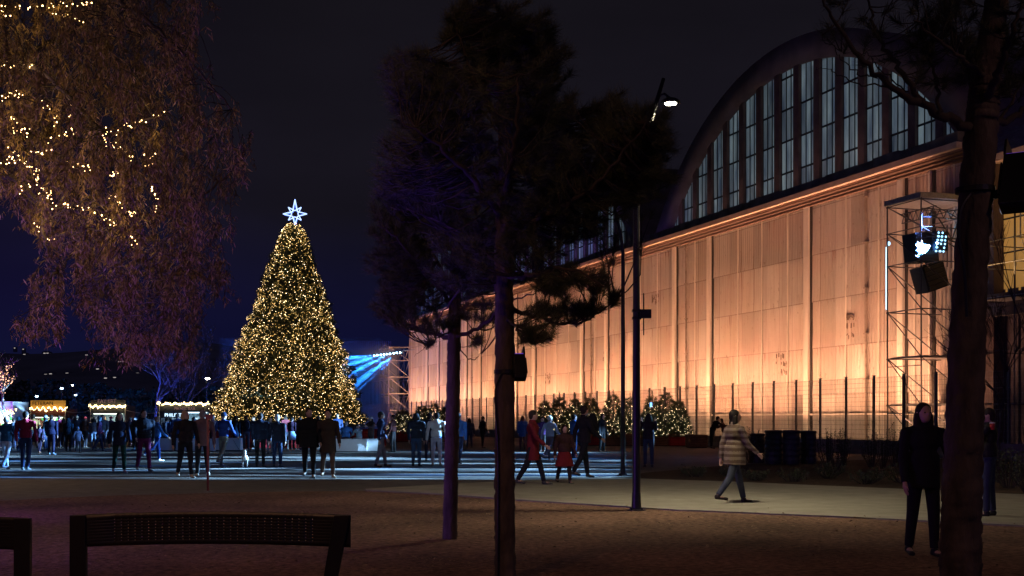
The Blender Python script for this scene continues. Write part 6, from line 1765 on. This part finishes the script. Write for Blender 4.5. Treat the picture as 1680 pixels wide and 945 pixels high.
ph = at(1068, 664, gy(767)+.42); root = empty('phone', ph); tag(root, 'phone with a glowing blue screen held up by the woman', 'phone')
mb = MB(); mb.box(-.04,.04,0,.008,-.075,.075); mb.build('case', M['black'], root, bevel=.003)
mb = MB(); mb.box(-.036,.036,-.003,-.0005,-.068,.068); mb.build('screen', mat('phone_screen', (.1,.3,.5), .2, emit=(.15,.5,1.0), estr=2.2), root)
cup = at(1628, 700, gy(848)-.22); root = empty('paper_cup', cup); tag(root, 'red and white cup held by the person behind the thick pine', 'cup')
mb = MB(); mb.lathe([(.030,-.05),(.040,.05)], (0,0,0), 14); mb.build('cup_body', M['red'], root, smooth=True)
mb = MB(); mb.lathe([(.042,.05),(.042,.06),(.03,.066)], (0,0,0), 14); mb.build('lid', M['white'], root)
# dog: small white, seen from behind, standing
def dog():
    c = gp(402, 767); root = empty('dog', c, R(12)); root.scale = (1.15,1.15,1.15); tag(root, 'small fluffy white dog on a leash in front of the navy coats', 'dog')
    b = MB()
    b.ell((0,.0,.27), .085,.15,.085, 14,10); b.ell((0,.13,.29), .085,.09,.095, 12,8); b.ell((0,-.13,.27), .08,.075,.08, 12,8)
    b.frust((0,.16,.32),(0,.22,.42),.06,.05,10); b.ell((0,.25,.45), .06,.07,.058, 12,8); b.frust((0,.29,.44),(0,.36,.425),.032,.022,8); b.ell((0,.365,.428), .02,.02,.018,8,6)
    for s in (-1,1):
        b.ell((s*.055,.235,.475), .014,.028,.045, 8,6)
        b.frust((s*.05,.14,.26),(s*.052,.135,.13),.034,.022,8); b.frust((s*.052,.135,.13),(s*.052,.145,.03),.021,.018,8); b.ell((s*.052,.16,.02), .022,.032,.02,8,6)
        b.frust((s*.052,-.12,.27),(s*.056,-.075,.17),.045,.03,8); b.frust((s*.056,-.075,.17),(s*.056,-.155,.10),.027,.018,8); b.frust((s*.056,-.155,.10),(s*.056,-.145,.03),.018,.016,8); b.ell((s*.056,-.125,.02), .022,.032,.02,8,6)
    b.tube([(0,-.19,.31),(0,-.24,.37),(0,-.23,.44),(0,-.18,.47)], [.03,.028,.026,.012], 8)
    remesh(b, .011, 2, 'body', mat('white_fur', (.60,.55,.50), .9, var=.2, scale=14, bump=.9, bscale=60), root)
    mb = MB(); mb.lathe([(.062,-.01),(.068,0),(.062,.012)], (0,.175,.345), 14); mb.build('collar', M['red'], root)
    for s in (-1,1):
        mb = MB(); mb.ell((s*.024,.308,.462), .008,.006,.008, 8,6); mb.build('eye', M['black'], root)
    mb = MB(); mb.ell((0,.388,.43), .011,.009,.009,8,6); mb.build('nose', M['black'], root)
    hnd = at(383, 722, gy(765)); p0 = c+Vector((-.03,.17,.36))
    mb = MB(); mb.tube([p0.lerp(hnd, t)+Vector((0,0,-.06*math.sin(math.pi*t))) for t in np.linspace(0,1,8)], [.007]*8, 5); tag(mb.build('dog_leash', M['black']), 'thin dark leash from the man in the blue jacket to the white dog', 'leash')
dog()
